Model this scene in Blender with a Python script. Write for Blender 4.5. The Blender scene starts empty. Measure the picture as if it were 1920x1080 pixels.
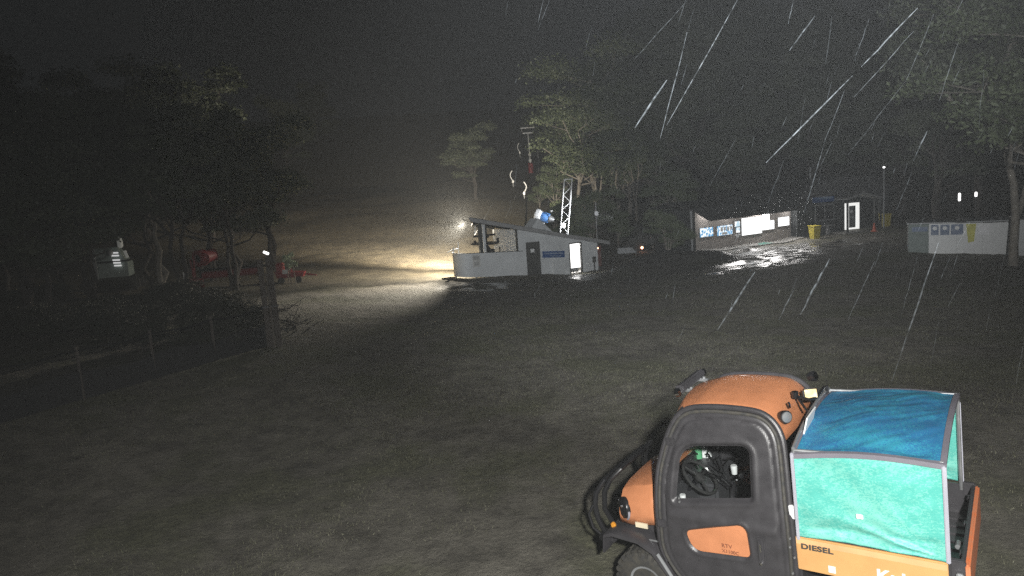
import bpy, bmesh, math, random
import numpy as np
from mathutils import Vector, Matrix, Euler, geometry, noise as mnoise
random.seed(7)
rng = np.random.default_rng(7)
SC = bpy.context.scene
COL = SC.collection
PI = math.pi

# ------------------------------------------------------------------ camera
F, PIT, ROL, H = 1300.0, math.radians(7.81), math.radians(3.95), 4.07
fw = Vector((0, math.cos(PIT), -math.sin(PIT)))
up = Vector((0, math.sin(PIT), math.cos(PIT)))
rt = Vector((1, 0, 0))
r2 = rt * math.cos(ROL) - up * math.sin(ROL)
u2 = rt * math.sin(ROL) + up * math.cos(ROL)
CAM = Vector((0, 0, H))
cd = bpy.data.cameras.new('camera'); cam = bpy.data.objects.new('camera', cd); COL.objects.link(cam)
m = Matrix((r2, u2, -fw)).transposed().to_4x4(); m.translation = CAM
cam.matrix_world = m
cd.sensor_width = 36; cd.lens = F / 1920 * 36; cd.clip_end = 2000; cd.clip_start = 0.05
SC.camera = cam

def at(x, y, d):
    return CAM + (fw + r2 * ((x - 960) / F) - u2 * ((y - 540) / F)) * d

# ------------------------------------------------------------------ night sky
SC.view_settings.view_transform = 'Standard'; SC.view_settings.look = 'None'
SC.view_settings.exposure = 0; SC.view_settings.gamma = 1
SC.cycles.use_denoising = False
SC.cycles.max_bounces = 6; SC.cycles.volume_bounces = 0
SC.cycles.transparent_max_bounces = 24
SC.cycles.sample_clamp_indirect = 3
w = bpy.data.worlds.new('World'); SC.world = w; w.use_nodes = True
nt = w.node_tree; bg = nt.nodes['Background']
sky = nt.nodes.new('ShaderNodeTexSky'); sky.sky_type = 'NISHITA'; sky.sun_disc = False
sky.sun_elevation = math.radians(-4); sky.sun_rotation = math.radians(200); sky.air_density = 1.0; sky.dust_density = 3
mx = nt.nodes.new('ShaderNodeMixRGB'); mx.blend_type = 'ADD'; mx.inputs[0].default_value = 1
mx.inputs[2].default_value = (0.0058, 0.0063, 0.0068, 1)
sc_ = nt.nodes.new('ShaderNodeMixRGB'); sc_.blend_type = 'MULTIPLY'; sc_.inputs[0].default_value = 1
sc_.inputs[2].default_value = (0.02, 0.02, 0.02, 1)
nt.links.new(sky.outputs[0], sc_.inputs[1]); nt.links.new(sc_.outputs[0], mx.inputs[1])
nt.links.new(mx.outputs[0], bg.inputs[0]); bg.inputs[1].default_value = 1.0

# ------------------------------------------------------------------ lights (lamps of the place)
def spot(name, loc, target, power, col, cone, blend=1.0, size=0.15):
    l = bpy.data.lights.new(name, 'SPOT'); l.energy = power; l.color = col
    l.spot_size = math.radians(cone); l.spot_blend = blend; l.shadow_soft_size = size
    o = bpy.data.objects.new(name, l); COL.objects.link(o); o.location = loc
    o.rotation_euler = (Vector(target) - Vector(loc)).to_track_quat('-Z', 'Y').to_euler()
    return o
def area(name, loc, target, power, col, sx, sy):
    l = bpy.data.lights.new(name, 'AREA'); l.energy = power; l.color = col; l.shape = 'RECTANGLE'; l.size = sx; l.size_y = sy
    o = bpy.data.objects.new(name, l); COL.objects.link(o); o.location = loc
    o.rotation_euler = (Vector(target) - Vector(loc)).to_track_quat('-Z', 'Y').to_euler()
    return o
def point(name, loc, power, col, size=0.05):
    l = bpy.data.lights.new(name, 'POINT'); l.energy = power; l.color = col; l.shadow_soft_size = size
    o = bpy.data.objects.new(name, l); COL.objects.link(o); o.location = loc; return o

spot('yard_floodlight', (0.45, -1.0, 4.8), (2.0, 8.5, 0.0), 5600, (0.98, 0.97, 0.93), 128, 1.0, 0.12)
spot('far_floodlight', (0.95, -0.4, 5.6), (9.5, 50, 8.0), 25000, (0.95, 0.98, 1.0), 64, 1.0, 0.15)
LAMP = Vector((-2.95, 46.2, 2.2))
spot('slope_floodlight', LAMP, (-11.0, 80, 2.4), 46000, (1.0, 0.90, 0.73), 110, 1.0, 0.0)
spot('slope_spill', LAMP, LAMP + Vector((-.66, -.26, -.70)), 5600, (1.0, 0.92, 0.77), 122, 1.0, 0.0)
spot('yard_spill', LAMP, (-8.0, 33, -0.8), 15000, (1.0, 0.91, 0.75), 40, 1.0, 0.0)
spot('mast_lamp', (7.3, 47.5, 1.9), (3.0, 51.3, 2.4), 3000, (0.95, 0.97, 1.0), 55, 0.8, 0.1)

# ------------------------------------------------------------------ materials
def mat(name, col, rough=0.6, metal=0.0, var=0.25, scale=3.0, bump=0.0, bscale=40.0, col2=None, spec=0.5, coat=0.0, emit=None, es=0.0):
    m = bpy.data.materials.new(name); m.use_nodes = True
    n = m.node_tree.nodes; L = m.node_tree.links; b = n['Principled BSDF']
    b.inputs['Roughness'].default_value = rough; b.inputs['Metallic'].default_value = metal
    b.inputs['Specular IOR Level'].default_value = spec; b.inputs['Coat Weight'].default_value = coat
    tc = n.new('ShaderNodeTexCoord')
    nz = n.new('ShaderNodeTexNoise'); nz.inputs['Scale'].default_value = scale; nz.inputs['Detail'].default_value = 6
    L.new(tc.outputs['Object'], nz.inputs['Vector'])
    cr = n.new('ShaderNodeValToRGB'); cr.color_ramp.elements[0].position = 0.3; cr.color_ramp.elements[1].position = 0.7
    c2 = col2 if col2 else tuple(c * (1 - var) for c in col)
    cr.color_ramp.elements[0].color = (*c2, 1); cr.color_ramp.elements[1].color = (*col, 1)
    L.new(nz.outputs['Fac'], cr.inputs[0]); L.new(cr.outputs[0], b.inputs['Base Color'])
    mr = n.new('ShaderNodeMapRange'); mr.inputs['To Min'].default_value = max(0.03, rough - 0.1); mr.inputs['To Max'].default_value = min(1, rough + 0.12)
    L.new(nz.outputs['Fac'], mr.inputs['Value']); L.new(mr.outputs[0], b.inputs['Roughness'])
    if bump:
        n2 = n.new('ShaderNodeTexNoise'); n2.inputs['Scale'].default_value = bscale; n2.inputs['Detail'].default_value = 4
        L.new(tc.outputs['Object'], n2.inputs['Vector'])
        bp = n.new('ShaderNodeBump'); bp.inputs['Strength'].default_value = bump; bp.inputs['Distance'].default_value = 0.02
        L.new(n2.outputs['Fac'], bp.inputs['Height']); L.new(bp.outputs[0], b.inputs['Normal'])
    if emit:
        b.inputs['Emission Color'].default_value = (*emit, 1); b.inputs['Emission Strength'].default_value = es
    return m

M = {}
M['orange'] = mat('orange_paint', (0.60, 0.24, 0.11), 0.36, var=0.16, scale=6, bump=0.3, bscale=230, coat=0.2)
M['black'] = mat('black_plastic', (0.046, 0.044, 0.048), 0.36, var=0.3, scale=8, bump=0.1, bscale=180)
M['tray'] = mat('overlit_orange_paint', (0.62, 0.34, 0.13), 0.42, var=0.12, scale=6, bump=0.1, bscale=200)  # orange made lighter and yellower to stand in for overexposed light
M['rubber'] = mat('rubber', (0.03, 0.03, 0.03), 0.7, var=0.3, scale=20, col2=(0.06, 0.055, 0.045))
M['darkmetal'] = mat('dark_metal', (0.02, 0.02, 0.022), 0.3, 0.3)
M['chrome'] = mat('chrome', (0.7, 0.7, 0.72), 0.12, 1.0, var=0.1)
M['steel'] = mat('galvanised_steel', (0.42, 0.43, 0.44), 0.4, 0.7, var=0.25, scale=10)
M['greymetal'] = mat('grey_metal', (0.3, 0.31, 0.32), 0.5, 0.2)
M['seat'] = mat('seat_vinyl', (0.07, 0.07, 0.075), 0.3)
M['dull'] = mat('dull_black', (0.02, 0.02, 0.02), 0.8)
M['wheelgrip'] = mat('glossy_black', (0.05, 0.05, 0.05), 0.15, spec=.8)
M['white'] = mat('white_paint', (0.75, 0.76, 0.76), 0.5, var=0.12)
M['binding'] = mat('grey_binding', (0.17, 0.16, 0.19), 0.6, bump=0.3, bscale=300)
M['bindlight'] = mat('pale_binding', (0.42, 0.42, 0.48), 0.55, bump=0.3, bscale=300)
M['cladding'] = mat('painted_cladding', (0.62, 0.64, 0.65), 0.6, var=0.14, scale=1.2)
M['roofsheet'] = mat('roof_sheet', (0.10, 0.10, 0.105), 0.45, 0.2, var=0.3, scale=2)
M['fascia'] = mat('fascia_board', (0.30, 0.30, 0.30), 0.6)
M['timber'] = mat('weathered_timber', (0.11, 0.095, 0.08), 0.8, var=0.5, scale=9, bump=0.4, bscale=30)
M['doorgrey'] = mat('dark_door', (0.07, 0.07, 0.065), 0.6, var=0.35)
M['bluesign'] = mat('blue_sign', (0.03, 0.09, 0.26), 0.5)
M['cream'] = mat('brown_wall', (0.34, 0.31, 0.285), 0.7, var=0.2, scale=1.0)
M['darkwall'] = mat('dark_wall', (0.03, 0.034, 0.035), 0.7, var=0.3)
M['concrete'] = mat('concrete', (0.30, 0.29, 0.27), 0.7, var=0.3, bump=0.3)
M['yellow'] = mat('yellow_plastic', (0.55, 0.45, 0.06), 0.5)
M['red'] = mat('red_paint', (0.32, 0.03, 0.035), 0.5)
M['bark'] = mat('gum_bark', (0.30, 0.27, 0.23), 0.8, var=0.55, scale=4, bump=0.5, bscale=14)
M['darkbark'] = mat('dark_bark', (0.07, 0.06, 0.052), 0.85, var=0.5, scale=4, bump=0.5, bscale=14)  # darkened copy of the gum bark, shade of unlit trees put in
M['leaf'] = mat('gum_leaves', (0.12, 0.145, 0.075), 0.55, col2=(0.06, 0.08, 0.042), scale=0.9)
M['leafdark'] = mat('dark_leaves', (0.10, 0.115, 0.07), 0.6, col2=(0.045, 0.055, 0.036), scale=0.9)  # gum leaves darkened too, painting in the shade of unlit trees
M['amber'] = mat('amber_lens', (0.8, 0.35, 0.04), 0.2, spec=0.8)
M['cone'] = mat('cone_orange', (0.7, 0.14, 0.07), 0.5)
M['yellowbanner'] = mat('yellow_banner', (0.60, 0.58, 0.12), 0.6)
M['bluebanner'] = mat('blue_banner', (0.10, 0.15, 0.26), 0.6, col2=(0.22, 0.26, 0.34), scale=5)
M['shade'] = mat('dark_netting', (0.02, 0.02, 0.02), 0.9)
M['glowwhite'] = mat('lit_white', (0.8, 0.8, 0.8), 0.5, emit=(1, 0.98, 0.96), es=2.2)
M['glowred'] = mat('lit_red', (0.8, 0.2, 0.1), 0.5, emit=(1, 0.45, 0.28), es=6)
M['glowhot'] = mat('lit_lamp', (0.8, 0.8, 0.8), 0.5, emit=(1, 0.97, 0.92), es=12)

def glass(name, tint=(1, 1, 1), alpha=0.12):
    m = bpy.data.materials.new(name); m.use_nodes = True; n = m.node_tree.nodes; L = m.node_tree.links
    n.remove(n['Principled BSDF']); o = n['Material Output']
    t = n.new('ShaderNodeBsdfTransparent'); t.inputs[0].default_value = (*tint, 1)
    g = n.new('ShaderNodeBsdfGlossy'); g.inputs['Roughness'].default_value = 0.03
    mx = n.new('ShaderNodeMixShader'); mx.inputs[0].default_value = alpha
    L.new(t.outputs[0], mx.inputs[1]); L.new(g.outputs[0], mx.inputs[2]); L.new(mx.outputs[0], o.inputs[0]); return m
M['glass'] = glass('window_glass', (0.9, 0.92, 0.92), 0.07)

def cloth(name, base, speck, amount, scale=38.0):
    m = bpy.data.materials.new(name); m.use_nodes = True; n = m.node_tree.nodes; L = m.node_tree.links; b = n['Principled BSDF']
    tc = n.new('ShaderNodeTexCoord')
    big = n.new('ShaderNodeTexNoise'); big.inputs['Scale'].default_value = 3.2; big.inputs['Detail'].default_value = 3; L.new(tc.outputs['Object'], big.inputs['Vector'])
    fine = n.new('ShaderNodeTexNoise'); fine.inputs['Scale'].default_value = scale; fine.inputs['Detail'].default_value = 5; fine.inputs['Roughness'].default_value = 0.65
    fine.inputs['Distortion'].default_value = 1.2
    mp = n.new('ShaderNodeMapping'); mp.inputs['Scale'].default_value = (0.7, 1, 1.5); L.new(tc.outputs['Object'], mp.inputs['Vector']); L.new(mp.outputs[0], fine.inputs['Vector'])
    ad = n.new('ShaderNodeMath'); ad.operation = 'MULTIPLY_ADD'; ad.inputs[1].default_value = 0.45; L.new(big.outputs['Fac'], ad.inputs[0]); L.new(fine.outputs['Fac'], ad.inputs[2])
    cr = n.new('ShaderNodeValToRGB'); cr.color_ramp.elements[0].position = 0.80 - amount; cr.color_ramp.elements[1].position = 0.84 - amount
    cr.color_ramp.elements[0].color = (0, 0, 0, 1); cr.color_ramp.elements[1].color = (1, 1, 1, 1); L.new(ad.outputs[0], cr.inputs[0])
    mx = n.new('ShaderNodeMixRGB'); mx.inputs[1].default_value = (*base, 1); mx.inputs[2].default_value = (*speck, 1)  # speck colour paints wet sparkle into the fabric
    L.new(cr.outputs[0], mx.inputs[0]); L.new(mx.outputs[0], b.inputs['Base Color']); b.inputs['Roughness'].default_value = 0.5
    n2 = n.new('ShaderNodeTexNoise'); n2.inputs['Scale'].default_value = 160; L.new(tc.outputs['Object'], n2.inputs['Vector'])
    bp = n.new('ShaderNodeBump'); bp.inputs['Strength'].default_value = 0.25; bp.inputs['Distance'].default_value = 0.004
    L.new(n2.outputs['Fac'], bp.inputs['Height']); L.new(bp.outputs[0], b.inputs['Normal'])
    return m
M['teal'] = cloth('teal_tarpaulin', (0.08, 0.40, 0.34), (0.17, 0.50, 0.42), 0.09, 52)
M['blue'] = cloth('blue_tarpaulin', (0.02, 0.14, 0.30), (0.03, 0.26, 0.37), 0.06, 90)

def ground_material():
    m = bpy.data.materials.new('wet_dirt_and_grass'); m.use_nodes = True; n = m.node_tree.nodes; L = m.node_tree.links; b = n['Principled BSDF']
    geo = n.new('ShaderNodeNewGeometry')
    def noise(scale, detail=5, rough=0.55, vec=None, dist=0):
        z = n.new('ShaderNodeTexNoise'); z.inputs['Scale'].default_value = scale; z.inputs['Detail'].default_value = detail
        z.inputs['Roughness'].default_value = rough; z.inputs['Distortion'].default_value = dist
        L.new(vec or geo.outputs['Position'], z.inputs['Vector']); return z.outputs['Fac']
    def ramp(f, p0, c0, p1, c1):
        r = n.new('ShaderNodeValToRGB'); r.color_ramp.elements[0].position = p0; r.color_ramp.elements[1].position = p1
        r.color_ramp.elements[0].color = (*c0, 1); r.color_ramp.elements[1].color = (*c1, 1); L.new(f, r.inputs[0]); return r.outputs[0]
    def mix(a, bb, f, mode='MIX'):
        x = n.new('ShaderNodeMixRGB'); x.blend_type = mode
        if isinstance(f, float): x.inputs[0].default_value = f
        else: L.new(f, x.inputs[0])
        L.new(a, x.inputs[1]); L.new(bb, x.inputs[2]); return x.outputs[0]
    def blob(cx, cy, rx, ry, ang):
        mp = n.new('ShaderNodeMapping'); mp.vector_type = 'TEXTURE'; mp.inputs['Location'].default_value = (cx, cy, 0)
        mp.inputs['Rotation'].default_value = (0, 0, ang); mp.inputs['Scale'].default_value = (rx, ry, 1000)
        L.new(geo.outputs['Position'], mp.inputs[0]); ln = n.new('ShaderNodeVectorMath'); ln.operation = 'LENGTH'; L.new(mp.outputs[0], ln.inputs[0])
        r = n.new('ShaderNodeMapRange'); r.inputs['From Min'].default_value = 1; r.inputs['From Max'].default_value = 0.4; L.new(ln.outputs['Value'], r.inputs['Value']); return r.outputs[0]
    def mxx(p, q):
        x = n.new('ShaderNodeMath'); x.operation = 'MAXIMUM'; L.new(p, x.inputs[0]); L.new(q, x.inputs[1]); return x.outputs[0]
    c = ramp(noise(2.2, 8, 0.7), 0.38, (0.085, 0.078, 0.064), 0.62, (0.185, 0.172, 0.143))
    g = ramp(noise(9, 6, 0.7), 0.40, (0.065, 0.068, 0.038), 0.64, (0.15, 0.152, 0.088))
    c = mix(c, g, ramp(noise(0.35, 5, 0.6), 0.48, (0, 0, 0), 0.6, (0.75,) * 3))
    sp = ramp(noise(38, 3, 0.8), 0.58, (0, 0, 0), 0.72, (1, 1, 1))
    lt = n.new('ShaderNodeRGB'); lt.outputs[0].default_value = (0.26, 0.25, 0.19, 1)
    c = mix(c, lt.outputs[0], sp)
    # tan dried grass on the ski slope behind y = 36 m
    sep = n.new('ShaderNodeSeparateXYZ'); L.new(geo.outputs['Position'], sep.inputs[0])
    sl = n.new('ShaderNodeMapRange'); sl.inputs['From Min'].default_value = 34; sl.inputs['From Max'].default_value = 46; L.new(sep.outputs['Y'], sl.inputs['Value'])
    tan = ramp(noise(0.8, 8, 0.75), 0.35, (0.12, 0.10, 0.07), 0.65, (0.24, 0.20, 0.13))
    xr = n.new('ShaderNodeMapRange'); xr.inputs['From Min'].default_value = 6; xr.inputs['From Max'].default_value = -2; L.new(sep.outputs['X'], xr.inputs['Value'])
    mm = n.new('ShaderNodeMath'); mm.operation = 'MULTIPLY'; L.new(sl.outputs[0], mm.inputs[0]); L.new(xr.outputs[0], mm.inputs[1])
    c = mix(c, tan, mm.outputs[0])
    # dark soil of the heap
    sm_ = None
    for a in ((9.6, 43.6, 4.6, 3.0, 0.0), (13.2, 43.2, 2.8, 2.0, 0.0)):
        o = blob(*a); sm_ = o if sm_ is None else mxx(sm_, o)
    so = n.new('ShaderNodeRGB'); so.outputs[0].default_value = (0.045, 0.042, 0.038, 1); c = mix(c, so.outputs[0], sm_)
    # puddles: where water stands near the buildings
    pud = None
    for a in BLOBS:
        o = blob(*a)
        if pud is None: pud = o
        else:
            mxm = n.new('ShaderNodeMath'); mxm.operation = 'MAXIMUM'; L.new(pud, mxm.inputs[0]); L.new(o, mxm.inputs[1]); pud = mxm.outputs[0]
    pn = n.new('ShaderNodeMath'); pn.operation = 'MULTIPLY'; L.new(pud, pn.inputs[0])
    L.new(ramp(noise(0.9, 5, 0.6, dist=0.6), 0.44, (0, 0, 0), 0.52, (1, 1, 1)), pn.inputs[1]); pudm = pn.outputs[0]
    dk = n.new('ShaderNodeRGB'); dk.outputs[0].default_value = (0.04, 0.036, 0.03, 1)
    c = mix(c, dk.outputs[0], pudm); L.new(c, b.inputs['Base Color'])
    rr = n.new('ShaderNodeMapRange'); rr.inputs['To Min'].default_value = 0.82; rr.inputs['To Max'].default_value = 0.2; L.new(pudm, rr.inputs['Value']); L.new(rr.outputs[0], b.inputs['Roughness'])
    b.inputs['Specular IOR Level'].default_value = 0.45
    h1 = n.new('ShaderNodeMath'); h1.operation = 'MULTIPLY_ADD'; h1.inputs[1].default_value = 0.35
    L.new(noise(60, 4, 0.8), h1.inputs[0]); L.new(noise(11, 6, 0.7), h1.inputs[2])
    bp = n.new('ShaderNodeBump'); bp.inputs['Distance'].default_value = 0.06
    st = n.new('ShaderNodeMapRange'); st.inputs['To Min'].default_value = 0.9; st.inputs['To Max'].default_value = 0.06; L.new(pudm, st.inputs['Value']); L.new(st.outputs[0], bp.inputs['Strength'])
    L.new(h1.outputs[0], bp.inputs['Height']); L.new(bp.outputs[0], b.inputs['Normal'])
    return m
# centre x, y, radius x, radius y, rotation of each wet patch
BLOBS = [(10.8, 36, 3.0, 1.0, 0.35), (14.5, 41, 5, 1.6, 0.35), (4.6, 42.5, 1.6, 5.5, -0.1), (-1.5, 38, 3.0, 4.5, -0.1), (17, 46.5, 11, 6.5, 0.5), (15, 40.5, 6, 2.5, 0.2), (21, 47, 7, 3, 0.3), (14, 38, 4, 3, 0.3), (22, 51, 8, 3.5, 0.5)]

# ------------------------------------------------------------------ tagging and mesh helpers
def tag(o, label=None, cat=None, group=None, kind=None):
    if label: o['label'] = label
    if cat: o['category'] = cat
    if group: o['group'] = group
    if kind: o['kind'] = kind
    return o
def empty(name, loc=(0, 0, 0), rz=0.0, label=None, cat=None, group=None):
    o = bpy.data.objects.new(name, None); COL.objects.link(o); o.location = loc; o.rotation_euler = (0, 0, rz)
    o.empty_display_size = 0.2
    return tag(o, label, cat, group)

class MB:
    """collects vertices and faces and links them as one mesh"""
    def __init__(s): s.v = []; s.f = []; s.mi = []; s.cur = 0
    def add(s, vs, fs):
        b = len(s.v); s.v += [tuple(v) for v in vs]; s.f += [tuple(b + i for i in f) for f in fs]; s.mi += [s.cur] * len(fs); return s
    def box(s, c, d, rot=None, bev=0.0):
        x, y, z = d[0] / 2, d[1] / 2, d[2] / 2
        if bev and min(x, y, z) > bev * 1.05:
            bm = bmesh.new(); bmesh.ops.create_cube(bm, size=1)
            for v in bm.verts: v.co = Vector((v.co.x * 2 * x, v.co.y * 2 * y, v.co.z * 2 * z))
            bmesh.ops.bevel(bm, geom=bm.edges[:], offset=bev, segments=2, affect='EDGES')
            vs = [v.co.copy() for v in bm.verts]; fs = [[v.index for v in f.verts] for f in bm.faces]; bm.free()
        else:
            vs = [Vector((i * x, j * y, k * z)) for i in (-1, 1) for j in (-1, 1) for k in (-1, 1)]
            fs = [(0, 1, 3, 2), (4, 6, 7, 5), (0, 4, 5, 1), (2, 3, 7, 6), (0, 2, 6, 4), (1, 5, 7, 3)]
        if rot is not None:
            R = rot if isinstance(rot, Matrix) else Euler(rot).to_matrix()
            vs = [R @ v for v in vs]
        c = Vector(c); return s.add([v + c for v in vs], fs)
    def tube(s, pts, r, n=10, caps=True, closed=False):
        P = [Vector(p) for p in pts]; k = len(P); rs = r if isinstance(r, (list, tuple)) else [r] * k
        vs = []; prev = None
        for i in range(k):
            a = P[(i - 1) % k] if (i > 0 or closed) else P[i]; b = P[(i + 1) % k] if (i < k - 1 or closed) else P[i]
            d = (b - a).normalized() if (b - a).length > 1e-9 else Vector((0, 0, 1))
            if prev is None:
                h = Vector((0, 0, 1)) if abs(d.z) < 0.9 else Vector((1, 0, 0)); n1 = d.cross(h).normalized()
            else:
                n1 = (prev - d * prev.dot(d)); n1 = n1.normalized() if n1.length > 1e-6 else prev
            prev = n1; n2 = d.cross(n1)
            for j in range(n):
                t = 2 * PI * j / n; vs.append(P[i] + (n1 * math.cos(t) + n2 * math.sin(t)) * rs[i])
        fs = []
        for i in range(k if closed else k - 1):
            i2 = (i + 1) % k
            for j in range(n): fs.append((i * n + j, i * n + (j + 1) % n, i2 * n + (j + 1) % n, i2 * n + j))
        if caps and not closed: fs += [tuple(range(n - 1, -1, -1)), tuple((k - 1) * n + j for j in range(n))]
        return s.add(vs, fs)
    def cyl(s, a, b, r, n=16, r2_=None): return s.tube([a, b], [r, r if r2_ is None else r2_], n)
    def lathe(s, prof, origin, axis, n=24):
        A = Vector(axis).normalized(); h = Vector((0, 0, 1)) if abs(A.z) < 0.9 else Vector((1, 0, 0)); e1 = A.cross(h).normalized(); e2 = A.cross(e1); o = Vector(origin)
        vs = []
        for (r, z) in prof:
            for j in range(n):
                t = 2 * PI * j / n; vs.append(o + A * z + (e1 * math.cos(t) + e2 * math.sin(t)) * r)
        fs = []
        for i in range(len(prof) - 1):
            for j in range(n): fs.append((i * n + j, i * n + (j + 1) % n, (i + 1) * n + (j + 1) % n, (i + 1) * n + j))
        fs += [tuple(range(n - 1, -1, -1)), tuple((len(prof) - 1) * n + j for j in range(n))]
        return s.add(vs, fs)
    def prism(s, pts, off):
        """closed outline (list of 3-D points) swept by the vector off"""
        off = Vector(off); a = [Vector(p) for p in pts]; n = len(a)
        return s.add(a + [p + off for p in a], [tuple(range(n - 1, -1, -1)), tuple(range(n, 2 * n))] + [(i, (i + 1) % n, n + (i + 1) % n, n + i) for i in range(n)])
    def loft(s, rings, closed=True, caps=True):
        n = len(rings[0]); vs = [Vector(p) for r in rings for p in r]; fs = []
        for i in range(len(rings) - 1):
            for j in range(n if closed else n - 1):
                fs.append((i * n + j, i * n + (j + 1) % n, (i + 1) * n + (j + 1) % n, (i + 1) * n + j))
        if caps and closed: fs += [tuple(range(n - 1, -1, -1)), tuple((len(rings) - 1) * n + j for j in range(n))]
        return s.add(vs, fs)
    def build(s, name, material, parent=None, smooth=True, ang=35, fix=True):
        me = bpy.data.meshes.new(name); me.from_pydata(s.v, [], s.f)
        for mm in (material if isinstance(material, list) else [material]): me.materials.append(mm)
        if any(s.mi): me.polygons.foreach_set('material_index', s.mi)
        if fix:
            bm = bmesh.new(); bm.from_mesh(me); bmesh.ops.recalc_face_normals(bm, faces=bm.faces[:]); bm.to_mesh(me); bm.free()
        if smooth:
            me.polygons.foreach_set('use_smooth', [True] * len(me.polygons)); me.set_sharp_from_angle(angle=math.radians(ang))
        me.update(); o = bpy.data.objects.new(name, me); COL.objects.link(o)
        if parent: o.parent = parent
        return o

def text_part(body, size, mtx, material, parent, name='lettering', bold=0.0, sx=1.0):
    cu = bpy.data.curves.new('t', 'FONT'); cu.body = body; cu.size = size; cu.extrude = 0.0012; cu.offset = bold; cu.space_character = 1.05
    ob = bpy.data.objects.new('t', cu); COL.objects.link(ob); dg = bpy.context.evaluated_depsgraph_get(); dg.update()
    me = bpy.data.meshes.new_from_object(ob.evaluated_get(dg)); COL.objects.unlink(ob); bpy.data.objects.remove(ob); bpy.data.curves.remove(cu)
    me.transform(mtx @ Matrix.Scale(sx, 4, (1, 0, 0))); me.materials.clear(); me.materials.append(material); me.name = name
    o = bpy.data.objects.new(name, me); COL.objects.link(o); o.parent = parent; return o

# ------------------------------------------------------------------ terrain
CP = np.array([(-6.8, 19.65, .1), (-6, 13, -.3), (-4.6, 5.6, -.4), (3.73, 5.4, 0), (.91, 6.62, -.18), (1.74, 7.75, -.12), (3.31, 4.84, -.03), (7, 9.6, .15), (4.4, 5.9, .05),
  (2.6, 24.6, -.6), (-2, 14, -.25), (-1, 32, -.85), (10, 30, -.6), (-3.76, 42.7, -1.02), (-5.5, 44, -1.0), (1.45, 45.2, -1.42), (4.44, 47.2, -1.78), (6.3, 49.7, -1.83), (13.3, 51.8, -1.3), (18, 54.5, -1.36), (24.2, 58.8, -1.42), (29, 58.8, -1.15),
  (20.6, 35.7, -.44), (24.4, 33.7, -.58), (23, 31.6, -.7), (15.9, 21.6, -.35), (-10.8, 54.9, -.14), (-14.5, 75.4, 1.74), (-22.7, 121.5, 6.7), (4.2, 111.5, 7.1), (-3.5, 85.7, 3.6),
  (-13.4, 41.8, -.34), (-15.4, 33.8, 0), (-25.5, 44.8, -.3), (-10, 13.7, .1), (-25, 20, .3), (-40, 10, .8), (-45, 60, 2), (-60, 100, 8), (35, 90, 2.5), (12, 75, .5), (60, 50, 1.5), (60, 100, 8), (30, 20, 0), (60, 10, 1),
  (0, -12, .2), (-20, -12, .5), (20, -12, .8), (0, 200, 20), (-70, 200, 25), (70, 200, 25), (0, 300, 38), (-150, 300, 42), (150, 300, 42), (-160, 100, 25), (160, 100, 22), (-160, -60, 4), (160, -60, 4), (0, -100, 2)], float)
def _phi(r): return np.sqrt(r * r + 9.0)
_d = np.hypot(CP[:, None, 0] - CP[None, :, 0], CP[:, None, 1] - CP[None, :, 1])
_n = len(CP); _A = np.zeros((_n + 3, _n + 3)); _A[:_n, :_n] = _phi(_d) + np.eye(_n) * 0.02; _A[:_n, _n] = 1; _A[:_n, _n + 1:] = CP[:, :2]; _A[_n, :_n] = 1; _A[_n + 1:, :_n] = CP[:, :2].T
_W = np.linalg.solve(_A, np.concatenate([CP[:, 2], [0, 0, 0]]))
def terrain(x, y):
    x = np.atleast_1d(np.asarray(x, float)); y = np.atleast_1d(np.asarray(y, float)); z = _W[_n] + _W[_n + 1] * x + _W[_n + 2] * y
    for i in range(_n): z = z + _W[i] * _phi(np.hypot(x - CP[i, 0], y - CP[i, 1]))
    # heap of dark dirt pushed up in front of the notice board building
    z = z + 1.15 * np.exp(-((x - 9.8) / 3.1) ** 2 - ((y - 44.0) / 1.7) ** 2) + 0.42 * np.exp(-((x - 13.2) / 1.6) ** 2 - ((y - 43.6) / 1.2) ** 2)
    z = z + 0.35 * np.exp(-((x - 17.2) / 0.9) ** 2 - ((y - 50.0) / 0.5) ** 2)
    return z
def tz(x, y): return float(terrain(x, y)[0])

def vnoise(x, y, seed=0):
    """value noise on numpy arrays"""
    xi = np.floor(x).astype(np.int64); yi = np.floor(y).astype(np.int64); xf = x - xi; yf = y - yi
    def h(a, b):
        n = (a * 374761393 + b * 668265263 + seed * 1442695041) & 0xffffffff; n = ((n ^ (n >> 13)) * 1274126177) & 0xffffffff
        return ((n ^ (n >> 16)) & 0xffff) / 65535.0
    u = xf * xf * (3 - 2 * xf); v = yf * yf * (3 - 2 * yf)
    return (h(xi, yi) * (1 - u) + h(xi + 1, yi) * u) * (1 - v) + (h(xi, yi + 1) * (1 - u) + h(xi + 1, yi + 1) * u) * v
def relief(x, y):
    r = np.hypot(x, y); a = np.clip(r / 40, 0.35, 3.0)
    z = (vnoise(x * .5, y * .5, 1) - .5) * .10 + (vnoise(x * 1.7, y * 1.7, 2) - .5) * .045 + (vnoise(x * 5, y * 5, 3) - .5) * .034
    z += (vnoise(x * 13, y * 13, 4) - .5) * .022 * (r < 30)
    z2 = (vnoise(x * .12, y * .3, 5) - .5) * .5 * np.clip((y - 48) / 25, 0, 1)
    # wheel ruts running towards the buildings
    ru = np.sin((x - 0.28 * y) * 2.4 + 2.2 * vnoise(x * .2, y * .1, 8)) * .022 * np.clip((y - 22) / 15, 0, 1) * (y < 60)
    return z * np.clip(a, 0.6, 1.6) + z2 + ru
rad = np.concatenate([[0.02, 0.8], np.geomspace(1.5, 60, 330), np.geomspace(61, 420, 70)])
angs = np.concatenate([np.linspace(-50, 50, 420), np.linspace(54, 306, 50)]) * PI / 180
RR, AA = np.meshgrid(rad, angs, indexing='ij'); X = RR * np.sin(AA); Y = RR * np.cos(AA)
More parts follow.
